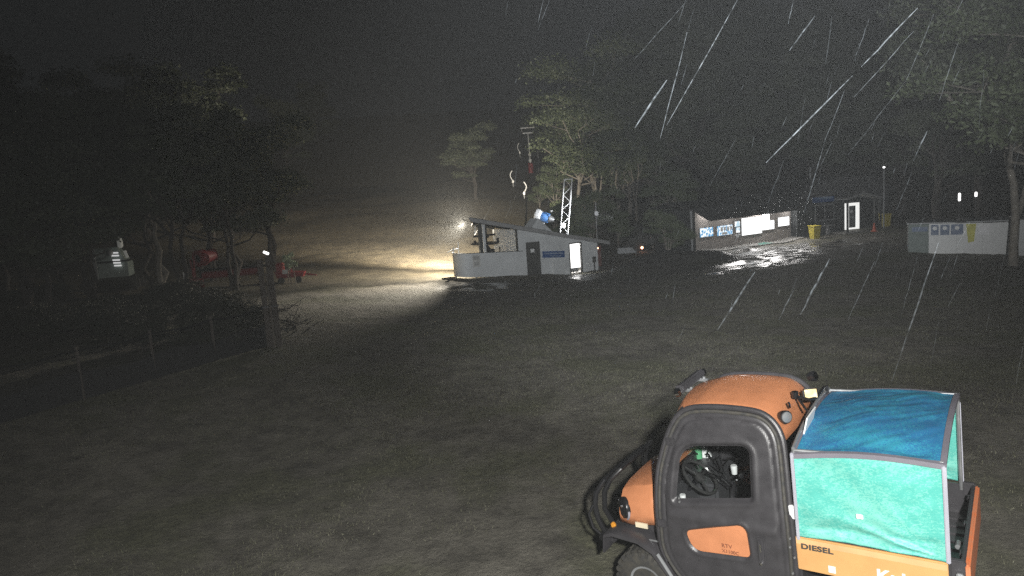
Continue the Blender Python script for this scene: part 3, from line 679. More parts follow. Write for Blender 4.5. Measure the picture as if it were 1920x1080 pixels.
text_part('Kubota', .135, Matrix.Translation((.60, .7395, .872)) @ RT, M['white'], truck, 'lettering', .004, 1.1)
mb = MB(); mb.box((.93, .7395, .88), (.055, .003, .06)); mb.build('round_badge', M['white'], truck, smooth=False)
mb = MB()
for (x, z) in ((1.245, .78), (1.25, 1.02), (1.235, .60), (1.22, .93), (1.245, 1.10)): mb.cyl((x, .745, z), (x, .762, z), .009, 8)
mb.build('body_bolt', M['steel'], truck)

# tarpaulin frame over the tray
zt, zb, x0, x1, Yc = 1.91, 1.135, .105, 1.175, .715
def bow(x, t):  # arched top, t from -1 to 1 across; sags lengthwise too
    return zt + .075 * (1 - t * t) + .035 * (1 - t)
mb = MB()
for s in (1, -1):
    for x in (x0, x1): mb.tube([(x, s * .68, 1.08), (x, s * .70, zt - .02 + (.07 if s < 0 else 0))], .016, 8)
    mb.tube([(x0, s * .70, zt + (.07 if s < 0 else 0)), (x1, s * .70, zt - .03 + (.07 if s < 0 else 0))], .014, 8)
for x in (x0, x1): mb.tube([(x, t * .70, bow(x, t) - .012) for t in np.linspace(-1, 1, 9)], .014, 8)
mb.build('canopy_frame', M['steel'], truck)
def arch(x): # lengthwise arch of the top's long edges
    u = (x - x0) / (x1 - x0); return .040 * math.sin(PI * u) - .055 * (u)
def cloth_top():
    nx, ny = 70, 90; rows = []
    for i in range(nx + 1):
        x = x0 + .01 + (x1 - x0 - .02) * i / nx; row = []
        for j in range(ny + 1):
            t = -1 + 2 * j / ny; z = bow(x, t) + arch(x)
            wv = mnoise.noise(Vector((x * 3.1, t * 2.2, .3))) * .02 + mnoise.noise(Vector(((x - t) * 8, (x + t) * 2, .7))) * .007 + mnoise.noise(Vector((x * 9 + t * 3, t * 5, 1.3))) * .006
            d = math.hypot(x - .45, (t - .55) * .7); wv += .006 * math.sin(d * 17) * math.exp(-d * 2.6)
            e = min(1, (1 - abs(t)) * 9) * min(1, min(i, nx - i) / 6)
            row.append((x, t * .715, z + wv * e - .012 * e))
        rows.append(row)
    return rows
mb = MB(); mb.loft(cloth_top(), closed=False); o = mb.build('canopy_top', M['blue'], truck, ang=80)
sm = o.modifiers.new('thick', 'SOLIDIFY'); sm.thickness = .003
for s in (1, -1):
    nx, nz = 90, 70; rows = []
    for i in range(nx + 1):
        x = x0 + (x1 - x0) * i / nx; row = []; ztop = zt + arch(x) - .012 + (.07 if s < 0 else 0); zbot = zb - .005 + .02 * math.sin((x - x0) * 3)
        for j in range(nz + 1):
            q = j / nz; z = zbot + (ztop - zbot) * q
            e = min(1, min(i, nx - i) / 7) * min(1, (nz - j) / 6)
            # creases fan out from the lower rear corner, slack folds along the hem
            dx, dz = x - x0, z - zb; a = math.atan2(dz, dx + .02); r = math.hypot(dx, dz)
            wv = .026 * math.exp(-((a - .27) / .05) ** 2) * min(1, r * 4) * max(0, 1 - r / .9)
            wv += .008 * math.sin(a * 26 + 1) * math.exp(-a * 2.6) * min(1, r * 3) + mnoise.noise(Vector((x * 3.2, z * 3.2, s))) * .022 + mnoise.noise(Vector(((x + z) * 9, (x - z) * 3, s))) * .008 + mnoise.noise(Vector((x * 14 + z * 6, z * 12, s))) * .004
            wv += -.014 * math.exp(-((z - zb - .08 - .05 * (x1 - x)) / .035) ** 2)
            row.append((x, s * (.728 + wv * e + .012 * (1 - q)), z))
        rows.append(row)
    mb = MB(); mb.loft(rows, closed=False); o = mb.build('canopy_side', M['teal'], truck, ang=80); sm = o.modifiers.new('thick', 'SOLIDIFY'); sm.thickness = .003
    for x, wd in ((x0 - .006, .030), (x1 + .004, .026)):
        mb = MB(); mb.box((x, s * .737, (zt + zb) / 2 - .03 + (0.02 if x < .5 else -.01)), (wd, .028, zt - zb + .0), bev=.006); mb.build('canopy_edge_binding', M['bindlight'], truck)
mb = MB()
for s in (1, -1):
    e_ = .07 if s < 0 else 0
    mb.loft([[(x, s * .705, zt + e_ + arch(x) + .008), (x, s * .738, zt + e_ + arch(x) + .002), (x, s * .742, zt + e_ + arch(x) - .035), (x, s * .735, zt + e_ + arch(x) - .036)] for x in np.linspace(x0 - .015, x1 + .015, 24)])
for x, dx in ((x0, -.02), (x1, .02)):
    mb.loft([[(x - dx, t * .715, bow(x, t) + arch(x) + .007), (x + dx, t * .715, bow(x, t) + arch(x) + .004), (x + dx, t * .715, bow(x, t) + arch(x) - .03), (x + dx * .6, t * .715, bow(x, t) + arch(x) - .03)] for t in np.linspace(-1, 1, 24)])
mb.build('canopy_top_binding', M['binding'], truck)
mb = MB(); mb.box((.69, .752, 1.40), (.05, .006, .04), bev=.002); mb.build('patch', M['white'], truck)

# ------------------------------------------------------------------ lift station hut (s along the front, w behind it, z absolute)
LW = Wall((-3.76, 42.7), (6.31, 49.66))
hut = empty('lift_hut', (LW.A.x, LW.A.y, 0), LW.rot, 'pale lift station hut with sloping roof, open drive bay and one brightly lit doorway', 'lift hut')
def lb(mb, s0, s1, w0, w1, z0, z1): return mb.box(((s0 + s1) / 2, (w0 + w1) / 2, (z0 + z1) / 2), (s1 - s0, w1 - w0, z1 - z0))
def roofz(s): return 2.60 - (s - 1.9) * (2.60 - 0.28) / (12.2 - 1.9)
def gl(wall, s, w): q = wall.p(s, w, 0); return gz(q.x, q.y)
# rounded low wall: plan outline from the door pier round the left end and along the back
pl = [(5.62, 0.0), (4.0, 0.0), (2.4, 0.0)] + [(1.75 + 1.5 * math.cos(t) + .62 * (1.5 + 1.5 * math.sin(t)), 1.5 + 1.5 * math.sin(t)) for t in np.linspace(-PI / 2, -PI, 9)] + [(1.6, 2.2)]
def ribbon(pl, th, zt_, zb_):
    rings = []; n = len(pl)
    for i, (s, w_) in enumerate(pl):
        a = Vector(pl[max(0, i - 1)]); b = Vector(pl[min(n - 1, i + 1)]); t = (b - a).normalized(); nr_ = Vector((-t.y, t.x)) * th / 2
        rings.append([(s - nr_.x, w_ - nr_.y, zb_(s)), (s - nr_.x, w_ - nr_.y, zt_(s)), (s + nr_.x, w_ + nr_.y, zt_(s)), (s + nr_.x, w_ + nr_.y, zb_(s))])
    return rings
topz = lambda s: .56 - (s / 5.6) * .38
botz = lambda s: -.88 - (s / 5.6) * .58
mb = MB(); mb.loft(ribbon(pl, .08, topz, botz)); lw_ = mb.build('low_wall', M['cladding'], hut, ang=25)
mb = MB(); mb.loft(ribbon(pl, .12, lambda s: topz(s) + .035, lambda s: topz(s) + .002)); mb.build('coping', M['doorgrey'], lw_)
mb = MB(); mb.loft(ribbon([(s, w_ + .02) for s, w_ in pl], .05, lambda s: botz(s) + .0 - .10, lambda s: botz(s) - .5)); mb.build('kerb', M['concrete'], lw_)
mb = MB()
for s in (1.1, 1.95, 3.6, 5.3): mb.box((s, .12 if s > 1.5 else 1.2, botz(s) - .15), (.10, .10, .55))
mb.build('footing', M['concrete'], lw_)
# main front wall pieces with the two door openings
wt = lambda s: roofz(s) - .14
def panel(s0, s1, z0f, z1f, name='wall', w0=0.0, th=.10, m_='cladding'):
    mb = MB(); mb.prism([(s0, w0, z0f(s0)), (s1, w0, z0f(s1)), (s1, w0, z1f(s1)), (s0, w0, z1f(s0))], (0, th, 0)); return mb.build(name, M[m_], hut, smooth=False)
gb = lambda s: -1.50 - (s - 5.6) * .055 - .25
DT, LT = .72, .24
panel(5.30, 5.92, lambda s: -1.7, wt)
panel(5.922, 7.10, lambda s: DT, wt)
panel(7.102, 9.66, gb, wt)
panel(9.662, 10.70, lambda s: LT + .02, wt)
panel(10.702, 12.25, gb, wt)
# side and back walls of the closed rooms
mb = MB(); mb.prism([(5.62, .11, -1.8), (5.62, 3.4, -1.8), (5.62, 3.4, wt(5.6)), (5.62, .11, wt(5.6))], (.08, 0, 0)); mb.build('wall', M['cladding'], hut, smooth=False)
mb = MB(); mb.prism([(12.16, .11, -2.1), (12.16, 3.4, -2.1), (12.16, 3.4, wt(12.16)), (12.16, .11, wt(12.16))], (.08, 0, 0)); mb.build('wall', M['cladding'], hut, smooth=False)
panel(5.71, 12.15, lambda s: -2.1, wt, w0=3.32)
panel(5.71, 12.15, lambda s: -1.92 , lambda s: -1.86, 'floor', w0=.11, th=3.2, m_='concrete')
mb = MB(); mb.prism([(9.2, .11, -1.86), (9.2, 3.3, -1.86), (9.2, 3.3, wt(9.2) - .02), (9.2, .11, wt(9.2) - .02)], (.05, 0, 0)); mb.build('inner_wall', M['white'], hut, smooth=False)
# dark door with a small pale notice, lit doorway with frame
mb = MB(); lb(mb, 5.925, 7.095, .03, .08, -1.62, DT - .005); dd = mb.build('door', M['doorgrey'], hut)
mb = MB(); lb(mb, 6.30, 6.62, .012, .028, .02, .26); mb.build('notice', M['white'], dd)
mb = MB(); lb(mb, 6.95, 7.00, .0, .03, -.60, -.50); mb.build('handle', M['steel'], dd)
mb = MB()
lb(mb, 9.60, 9.69, -.02, .12, -1.86, LT + .09); lb(mb, 10.68, 10.77, -.02, .12, -1.92, LT + .09); lb(mb, 9.692, 10.678, -.02, .12, LT, LT + .09); mb.build('door_frame', M['doorgrey'], hut)
mb = MB(); lb(mb, 9.69, 10.68, .35, .39, -1.80, -1.50); mb.build('clutter_box', M['greymetal'], hut)
mb = MB(); lb(mb, 9.45, 10.95, .45, .48, -1.52, LT + .1); mb.build('glowing_partition', M['glowwhite'], hut)  # glowing panel added to fill the doorway with white light
q = LW.p(10.1, .6, .15); area('doorway_lamp', q, LW.p(10.25, -2.0, -2.1), 420, (1, .97, .95), .5, .5)
# bay posts and roof
mb = MB(); lb(mb, 2.36, 2.58, .02, .20, .42, 2.36); mb.build('post', M['doorgrey'], hut)
mb = MB(); lb(mb, 2.80, 2.98, .3, .5, -.9, 2.3); mb.build('post', M['cladding'], hut)
mb = MB(); lb(mb, 3.05, 3.38, .9, 1.1, -.9, 2.2); mb.build('post', M['doorgrey'], hut)
mb = MB(); mb.box((3.18, .85, 1.75), (.42, .25, .75)); mb.build('control_cabinet', M['doorgrey'], hut)
mb = MB(); lb(mb, 5.22, 5.298, .0, .12, -1.5, wt(5.3)); mb.build('post', M['doorgrey'], hut)
s0, s1 = 1.45, 12.95
def wback(s): return min(3.95, (s - s0) / .62 - .55)
for k in range(12):
    a = s0 + (s1 - s0) * k / 12; b = s0 + (s1 - s0) * (k + 1) / 12 - .012
    pl_ = [(a, -.55), (b, -.55), (b, wback(b)), (a, wback(a))] if k else [(a, -.55), (b, -.55), (b, wback(b)), (a, -.50)]
    mb = MB(); mb.prism([(s_, w_, roofz(s_) - .02) for s_, w_ in pl_], (0, 0, .06)); mb.cyl((b - .03, -.55, roofz(b) + .055), (b - .03, wback(b) - .05, roofz(b) + .055), .025, 6); mb.build('roof_sheet', M['roofsheet'], hut, smooth=False)
mb = MB(); mb.prism([(s0, -.585, roofz(s0) - .24), (s1, -.585, roofz(s1) - .20), (s1, -.585, roofz(s1) + .05), (s0 - .2, -.585, roofz(s0) + .05)], (0, .03, 0)); mb.build('fascia', M['fascia'], hut, smooth=False)
mb = MB(); mb.prism([(s0 + .08, -.5, roofz(s0) - .05), (4.2, 3.9, roofz(4.2) - .05), (4.2, 3.9, roofz(4.2) - .2), (s0 + .08, -.5, roofz(s0) - .2)], (.03, 0, 0)); mb.build('barge_board', M['dull'], hut, smooth=False)
for w_ in (.05, 1.6, 3.2):
    sa = s0 + .62 * (w_ + .55) + .15; mb = MB(); mb.prism([(sa, w_, roofz(sa) - .03), (5.6, w_, roofz(5.6) - .03), (5.6, w_, roofz(5.6) - .16), (sa, w_, roofz(sa) - .16)], (0, .06, 0)); mb.build('rafter', M['doorgrey'], hut, smooth=False)
# floodlight housing under the roof corner
dL = Vector((LAMP.x - LW.A.x, LAMP.y - LW.A.y, 0)); ls, lw2 = dL.dot(LW.u), -dL.dot(LW.n)
mb = MB(); mb.box((ls + .06, lw2 - .04, LAMP.z + .30), (.12, .12, .08), bev=.02); mb.tube([(ls + .05, lw2 - .05, LAMP.z + .28), (ls + .9, lw2 - .05, LAMP.z + .08)], .02, 6); mb.build('floodlight_housing', M['dull'], hut)
# signs and little fittings on the wall
mb = MB(); mb.prism([(7.26, -.03, -.44), (9.18, -.03, -.60), (9.18, -.03, -.16), (7.26, -.03, .0)], (0, .028, 0)); sg = mb.build('sign_board', M['bluesign'], hut, smooth=False)
mb = MB(); rs = random.Random(3)
for row, zc in ((0, -.16), (1, -.34)):
    s = 7.42 + row * .5
    while s < (8.95 if row == 0 else 8.8):
        wd = rs.uniform(.05, .11); mb.box((s + wd / 2, -.036, zc - (s - 7.3) * .083), (wd, .006, .09 if row == 0 else .06)); s += wd + rs.uniform(.02, .07)
mb.build('worn_white_print', mat('faded_print', (.35, .42, .52), .6), sg, smooth=False)
mb = MB(); mb.box((1.95, -.055, -.05), (.55, .012, .78)); nb = mb.build('notice_sheet', mat('grey_notice', (.60, .60, .58), .6), hut, smooth=False)
mb = MB(); mb.box((1.95, -.064, .14), (.42, .006, .22)); mb.box((1.95, -.064, -.22), (.40, .006, .26)); mb.build('notice_print', mat('faint_print', (.42, .42, .41), .6), nb, smooth=False)
mb = MB(); mb.box((8.00, -.10, -1.30), (.09, .09, .75)); mb.build('downpipe_stub', M['white'], hut)
mb = MB(); mb.box((9.35, -.08, -1.62), (.10, .08, .25)); mb.build('junction_box', M['white'], hut)
mb = MB(); mb.box((11.78, -.12, -1.05), (.26, .16, .42), bev=.03); mb.cyl((11.78, -.12, -1.26), (11.80, -.12, -1.95), .05); mb.build('meter_box', M['doorgrey'], hut)
mb = MB(); mb.box((12.6, 1.0, -.9), (.5, 1.4, 1.5)); mb.build('side_cupboard', mat('brown_red', (.16, .07, .06), .7), hut)
mb = MB(); mb.lathe([(.05, 0), (.06, .04), (.03, .08)], (12.48, .24, -.32), (0, -1, 0), 12); mb.build('red_lamp', M['glowred'], hut)
# drive machine inside the bay
drv = empty('lift_drive', LW.p(3.95, 1.9, gl(LW, 3.95, 1.9)), LW.rot, 'dark surface lift drive unit with horizontal wheel inside the open bay of the pale hut', 'lift drive')
gzv = -drv.location.z
mb = MB(); mb.lathe([(.30, 0), (.28, .6), (.42, 1.0), (.46, 1.5), (.34, 1.75), (.16, 2.0), (.16, 2.5)], (0, 0, 0), (0, 0, 1), 16); mb.build('gearbox_column', M['darkmetal'], drv)
mb = MB(); mb.lathe([(.9, 0), (.98, .03), (.98, .10), (.9, .13), (.2, .13)], (0, 0, 2.02), (0, 0, 1), 28); mb.build('bull_wheel', M['darkmetal'], drv)
mb = MB(); mb.box((.0, 0, 2.62), (1.65, .18, .12)); mb.box((0, 0, 2.52), (.5, .3, .14)); mb.build('top_beam', M['darkmetal'], drv)
mb = MB()
for x in (-.85, .98): mb.cyl((x, -.1, 2.12), (x, -.1, 2.36), .09, 10)
mb.build('guide_roller', M['darkmetal'], drv)
mb = MB(); mb.box((.45, 0, 1.45), (.35, .4, .45), bev=.04); mb.build('motor', M['darkmetal'], drv)
mb = MB(); mb.tube([(1.15, 0, .2), (1.15, 0, 1.72)], .03, 8); mb.box((1.15, 0, 1.6), (.07, .06, .25)); mb.build('switch_post', M['darkmetal'], drv)
tb = MB(); tb.tube([(0, 0, 0), (.10, 0, .55)], .035, 8)
o = tb.build('hanger_bar', M['white']); o.location = LW.p(2.95, 1.3, 1.62); o.location = LW.p(3.05, 1.7, 1.55); tag(o, 'short white tow bar hanging tilted above the drive wheel in the open bay', 'tow bar')
# pale chairs just behind the left end of the low wall
chr_ = empty('handrail', LW.p(1.0, 1.1, botz(0)), LW.rot, 'brightly lit white handrail rising behind the rounded end of the low wall', 'handrail')
mb = MB(); mb.tube([(0, 0, 0), (0, 0, 1.75)], .035, 8); mb.build('upright', M['white'], chr_)
mb = MB(); mb.tube([(.38, 0, 0), (.38, 0, 2.05)], .035, 8); mb.build('upright', M['white'], chr_)
mb = MB(); mb.tube([(-.45, 0, 1.48), (0, 0, 1.62), (.38, 0, 1.62)], .035, 8); mb.build('rail', M['white'], chr_)

# fan snow gun standing behind the hut roof
gun = empty('snow_gun', (2.7, 51.6, gz(2.7, 51.6)), -.5, 'white and blue fan snow gun behind the hut roof beside the lattice mast', 'snow gun')
gzz = 3.55 - .25
def fan_gun(root, h, body, cone_, scale=1.0):
    mb = MB(); mb.lathe([(.40, 0), (.46, .05), (.47, .25), (.42, .42), (.36, .5)], (-.55, -.2, h), (.9, .15, -.32), 22); mb.build('barrel', body, root)
    mb = MB(); mb.lathe([(.36, .50), (.38, .6), (.37, 1.0), (.30, 1.1)], (-.55, -.2, h), (.9, .15, -.32), 22); mb.build('nozzle_ring', cone_, root)
    mb = MB(); mb.lathe([(.30, 1.1), (.20, 1.35), (.12, 1.5)], (-.55, -.2, h), (.9, .15, -.32), 16); mb.build('fan_guard', M['steel'], root)
    mb = MB()
    for t in (0, 2.1, 4.2): mb.cyl((0, 0, h - .9), (.9 * math.cos(t), .9 * math.sin(t), 0), .05, 8)
    mb.cyl((0, 0, h - 1.0), (0, 0, h - .3), .07, 8); mb.tube([(-.45, 0, h - .1), (-.3, 0, h - .55), (.4, 0, h - .55), (.45, 0, h - .3)], .05, 8); mb.build('stand', M['white'], root)
blue_gun = mat('blue_shell', (.12, .32, .75), .35, coat=.3)
fan_gun(gun, 2.35 - gun.location.z, M['white'], blue_gun)
mb = MB(); mb.box((.75, -.2, 2.55 - gun.location.z), (.18, .14, .14), bev=.03); mb.build('beacon', M['white'], gun)
# gable-shaped pale cowl in front of it on the roof
mb = MB(); mb.prism([(6.85, .6, 1.55), (8.85, .6, 1.10), (7.55, .6, 2.22)], (0, .9, 0)); mb.build('roof_cowl', M['cladding'], hut, smooth=False)

# lattice mast
mast = empty('lattice_mast', (3.95, 50.6, gz(3.95, 50.6)), -.06, 'white steel lattice mast leaning slightly right behind the hut roof', 'mast')
base_z = mast.location.z
Hm = 4.75 - base_z; ln = .80
def mast_pt(ix, iy, z): return Vector((ix * .28 + ln * z / Hm * 1.1 - .25, iy * .28, z))
for ix in (-1, 1):
    for iy in (-1, 1):
        mb = MB(); mb.cyl(mast_pt(ix, iy, 0), mast_pt(ix, iy, Hm), .04, 6); mb.build('leg', M['white'], mast)
N = 12
for k in range(N):
    a, b = Hm * k / N, Hm * (k + 1) / N; s = 1 if k % 2 else -1
    for iy in (-1, 1):
        mb = MB(); mb.cyl(mast_pt(s, iy, a), mast_pt(-s, iy, b), .016, 5); mb.build('brace', M['white'], mast)
    mb = MB(); mb.cyl(mast_pt(-1, s, a), mast_pt(-1, -s, b), .016, 5); mb.build('brace', M['white'], mast)
mb = MB()
for a, b in (((-1, -1), (1, -1)), ((1, -1), (1, 1)), ((1, 1), (-1, 1)), ((-1, 1), (-1, -1))): mb.cyl(mast_pt(*a, Hm), mast_pt(*b, Hm), .04, 6)
mb.build('top_ring', M['white'], mast)
mb = MB(); mb.box(mast_pt(0, 0, Hm * .50) + Vector((-.1, -.2, 0)), (.35, .2, .35), bev=.04); mb.build('lamp_box', M['white'], mast)
# slender pole at the right end of the hut
mb = MB(); z0_ = gz(6.75, 52.4); mb.tube([(6.65, 52.4, z0_), (6.72, 52.4, 2.9)], .06, 8); po = mb.build('aerial_pole', M['steel']); tag(po, 'thin pale pole with a small fitting standing behind the right end of the hut roof', 'pole')
mb = MB(); mb.box((6.72, 52.35, 2.1), (.28, .2, .35), bev=.05); mb.build('pole_box', M['steel'], po)

# ------------------------------------------------------------------ surface lift up the slope
def tower(x, y, h):
    zg = gz(x, y); t = empty('lift_tower', (x, y, zg), 0, 'tall grey lift tower with a red padded foot high on the slope', 'lift tower')
    mb = MB(); mb.tube([(0, 0, 0), (-.12, 0, h)], [.22, .15], 12); mb.build('pole', M['steel'], t)
    mb = MB(); mb.lathe([(.42, 0), (.42, 1.4), (.25, 1.6)], (0, 0, 0), (0, 0, 1), 14); mb.build('foot_pad', M['red'], t)
    mb = MB(); mb.box((-.12, 0, h + .05), (1.7, .16, .14)); mb.build('cross_arm', M['steel'], t)
    mb = MB(); mb.box((-.12, 0, h + .85), (2.2, .25, .14)); mb.build('upper_arm', M['steel'], t)
    for s in (-1, 1):
        mb = MB(); mb.tube([(-.12 + s * .8, 0, h), (-.12 + s * 1.05, 0, h + .85)], .07, 6); mb.build('strut', M['steel'], t)
        for yy in (-.5, .5):
            mb = MB(); mb.lathe([(.22, -.04), (.25, 0), (.22, .04)], (-.12 + s * .85, yy, h + .25), (1, 0, 0), 12); mb.build('sheave', M['steel'], t)
    for k in range(2):
        mb = MB(); mb.box((-.05, -.20, 1.95 + k * .9), (.42, .08, .38)); mb.build('number_plate', M['white'], t)
    mb = MB(); mb.cyl((1.2, -.3, 0), (1.25, -.3, 3.4), .09, 8); mb.build('side_post', M['steel'], t)
    return t
tw_ = tower(4.3, 111.5, 6.2)
# haul ropes
pA = LW.p(3.0, 2.0, 1.16); pB = LW.p(4.9, 2.0, 1.12); top_z = tw_.location.z + 6.5
for pa, xx, nm in ((pA, 3.0, 'left'), (pB, 5.5, 'right')):
    pts = []; b = Vector((xx, 111.4, top_z))
    for k in range(25): t = k / 24; q = pa.lerp(b, t); q.z -= 1.1 * math.sin(PI * t); pts.append(q)
    mb = MB(); mb.tube(pts, .018, 5, caps=False); o = mb.build('haul_rope', M['steel']); tag(o, '%s haul rope of the surface lift rising from the drive bay to the tower' % nm, 'cable')
# springy hanging bars
def hanger(px, py, d, L_, flip, label):
    p = at(px, py, d); t = empty('tow_hanger', p, 0, label, 'tow hanger', 'tow hangers on the haul rope')
    pts = [(flip * .22 * math.sin(a * 2.2), 0, -L_ * .62 * a / 1.5) for a in np.linspace(0, 1.5, 12)]
    mb = MB(); mb.tube(pts, .05, 8); mb.build('curved_bar', M['white'], t)
    e = Vector(pts[-1]); mb = MB(); mb.box(e + Vector((0, 0, -.08)), (.20, .12, .28), bev=.03); mb.build('spring_box', M['white'], t)
    mb = MB(); mb.cyl(e + Vector((0, 0, -.25)), e + Vector((0, 0, -.38 * L_)), .06, 8); mb.build('grip', M['greymetal'], t)
hanger(960, 320, 75, 1.75, -1, 'left and higher of the two bright curved tow bars hanging over the lit slope')
hanger(982, 341, 66, 1.6, 1, 'lower right bright curved tow bar hanging over the lit slope')
hanger(973, 268, 95, 2.0, -1, 'dim distant tow bar hanging left of the tall lift tower')

# ------------------------------------------------------------------ ticket building with notice boards
BW = Wall((13.27, 51.75), (24.2, 58.8))
tb_ = empty('ticket_building', (BW.A.x, BW.A.y, 0), BW.rot, 'long low brown building with notice boards lit from under its dark eave', 'building')
def bp(s0, s1, w0, w1, z0, z1, name, m_, par=None):
    mb = MB(); lb(mb, s0, s1, w0, w1, z0, z1); return mb.build(name, M[m_] if isinstance(m_, str) else m_, par or tb_, smooth=False)
zb_ = -1.75
fwall = bp(.0, 13.15, 0, .12, zb_, 1.9, 'front_wall', 'cream')
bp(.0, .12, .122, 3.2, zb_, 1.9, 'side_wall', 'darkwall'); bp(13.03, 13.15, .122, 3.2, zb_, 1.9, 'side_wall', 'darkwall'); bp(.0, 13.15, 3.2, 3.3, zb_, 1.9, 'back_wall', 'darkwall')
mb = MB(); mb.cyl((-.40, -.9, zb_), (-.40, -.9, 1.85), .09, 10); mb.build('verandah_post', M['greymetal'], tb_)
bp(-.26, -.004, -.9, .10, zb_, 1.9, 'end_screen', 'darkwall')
# eave: a dark sloping fascia, lower on the right, cut back at the left corner
mb = MB(); mb.prism([(.30, -1.1, 1.52), (1.35, -1.1, .98), (13.4, -1.1, 1.02), (13.4, -1.1, 2.0), (-.55, -1.1, 2.0)], (0, .06, 0)); mb.build('eave_fascia', M['darkwall'], tb_, smooth=False)
for k in range(9):
    a = -.6 + 14.2 * k / 9; mb = MB(); mb.prism([(a, -1.25, 1.95), (a, 1.6, 2.5), (a, 3.8, 2.0), (a, 3.8, 1.94), (a, 1.6, 2.43), (a, -1.25, 1.89)], (14.2 / 9 - .015, 0, 0)); mb.build('roof_sheet', M['roofsheet'], tb_, smooth=False)
bp(-.2, 13.2, -1.03, -.004, 1.84, 1.88, 'soffit', 'fascia')
# under-eave downlights
for i, (s, p_) in enumerate(((1.9, 60), (4.4, 60), (8.4, 260), (12.0, 90))):
    mb = MB(); mb.box((s, -.55, 1.79), (.30, .16, .07)); fx_ = mb.build('downlight', M['greymetal'], tb_, smooth=False)
    mb = MB(); mb.box((s, -.55, 1.75), (.26, .12, .008)); mb.build('diffuser', M['glowhot'], fx_, smooth=False)
    area('eave_lamp', BW.p(s, -.55, 1.70), BW.p(s, -.40, -1), p_ * .32, (1, .97, .95), .5, .2)
for s_ in (3.2, 7.4, 11.4): spot('eave_flood', BW.p(s_, -1.2, 1.50), BW.p(s_ - .4, -7.0, -1.6), 520, (1, .97, .94), 150, .8, .8)
def poster_mat(name, a, b_, sc):
    m = mat(name, b_, .45, col2=a, scale=sc); cr = [n for n in m.node_tree.nodes if n.type == 'VALTORGB'][0]; cr.color_ramp.elements[0].position = .46; cr.color_ramp.elements[1].position = .54; return m
PB = poster_mat('blue_map_print', (.08, .30, .55), (.85, .9, .92), 5.5); PW = poster_mat('pale_print', (.45, .62, .72), (.95, .95, .95), 3)
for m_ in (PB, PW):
    b_ = m_.node_tree.nodes['Principled BSDF']; m_.node_tree.links.new([n for n in m_.node_tree.nodes if n.type == 'VALTORGB'][0].outputs[0], b_.inputs['Emission Color']); b_.inputs['Emission Strength'].default_value = .9  # prints given their own glow in place of eave light
LITW = mat('glowing_white_poster', (.9, .9, .9), .4, emit=(1, 1, 1), es=1.6)  # glow put into the boards so they blow out to white
def board(s0, s1, z0, z1, m_, frame=True):
    o = bp(s0, s1, -.05, -.004, z0, z1, 'notice_board', m_)
    if frame:
        mb = MB()
        for a in (s0 - .03, s1): lb(mb, a, a + .03, -.06, -.003, z0 - .03, z1 + .03)
        lb(mb, s0, s1, -.06, -.003, z1, z1 + .03); lb(mb, s0, s1, -.06, -.003, z0 - .03, z0); mb.build('board_frame', M['steel'], o, smooth=False)
    return o
board(1.42, 2.90, -.27, .42, PB)
b2 = board(3.35, 5.15, -.33, .42, PB)
for k in range(4): bp(3.75 + .36 * k, 4.02 + .36 * k, -.058, -.052, -.02 + .05 * (k % 2), .32, 'pinned_sheet', 'white', b2)
bp(3.9, 4.5, -.058, -.052, -.28, -.10, 'pinned_sheet', 'white', b2)
board(5.42, 6.05, .20, .62, PW); board(5.55, 6.02, -.28, .14, PW)
bp(5.45, 6.02, -.20, -.004, -.50, -.42, 'shelf', 'white'); bp(5.64, 5.86, -.12, -.004, -.66, -.505, 'dispenser', 'white')
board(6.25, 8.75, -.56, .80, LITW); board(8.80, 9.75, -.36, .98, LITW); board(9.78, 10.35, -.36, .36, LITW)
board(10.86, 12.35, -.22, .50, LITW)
mb = MB(); mb.box((5.6, -.6, -1.33), (1.5, .9, .06)); o = mb.build('door_mat', M['rubber'], tb_)
# concrete apron in front
ap = MB(); rows = []
for i in range(15):
    s = -.2 + 13.6 * i / 14; zz = -1.36 + .0 * i; rows.append([BW.p(s, 0.0 - .004, gl(BW, s, -.4) + .10), BW.p(s, -1.6, gl(BW, s, -1.6) + .09), BW.p(s, -1.64, gl(BW, s, -1.6) - .2), BW.p(s, 0, gl(BW, s, -.4) - .2)])
ap.loft(rows); o = ap.build('footpath', M['concrete'], ang=20); o['kind'] = 'structure'
mb = MB(); mb.box((0, 0, 0), (2.6, 1.0, .014)); o = mb.build('green_mat', mat('green_matting', (.05, .22, .17), .5), smooth=False); o.location = BW.p(7.0, -1.0, gl(BW, 7, -1.0) + .12); o.rotation_euler = (0, 0, BW.rot); tag(o, 'green mat on the wet concrete below the large white notice board', 'mat')
mb = MB(); mb.box((0, 0, 0), (4.0, 1.2, .014)); o = mb.build('green_mat', bpy.data.materials['green_matting'], smooth=False); q = BW.p(15.3, -1.0, 0); o.location = (q.x, q.y, gz(q.x, q.y) + .07); o.rotation_euler = (0, 0.0, BW.rot); tag(o, 'green matting strip past the right end of the notice board building', 'mat')

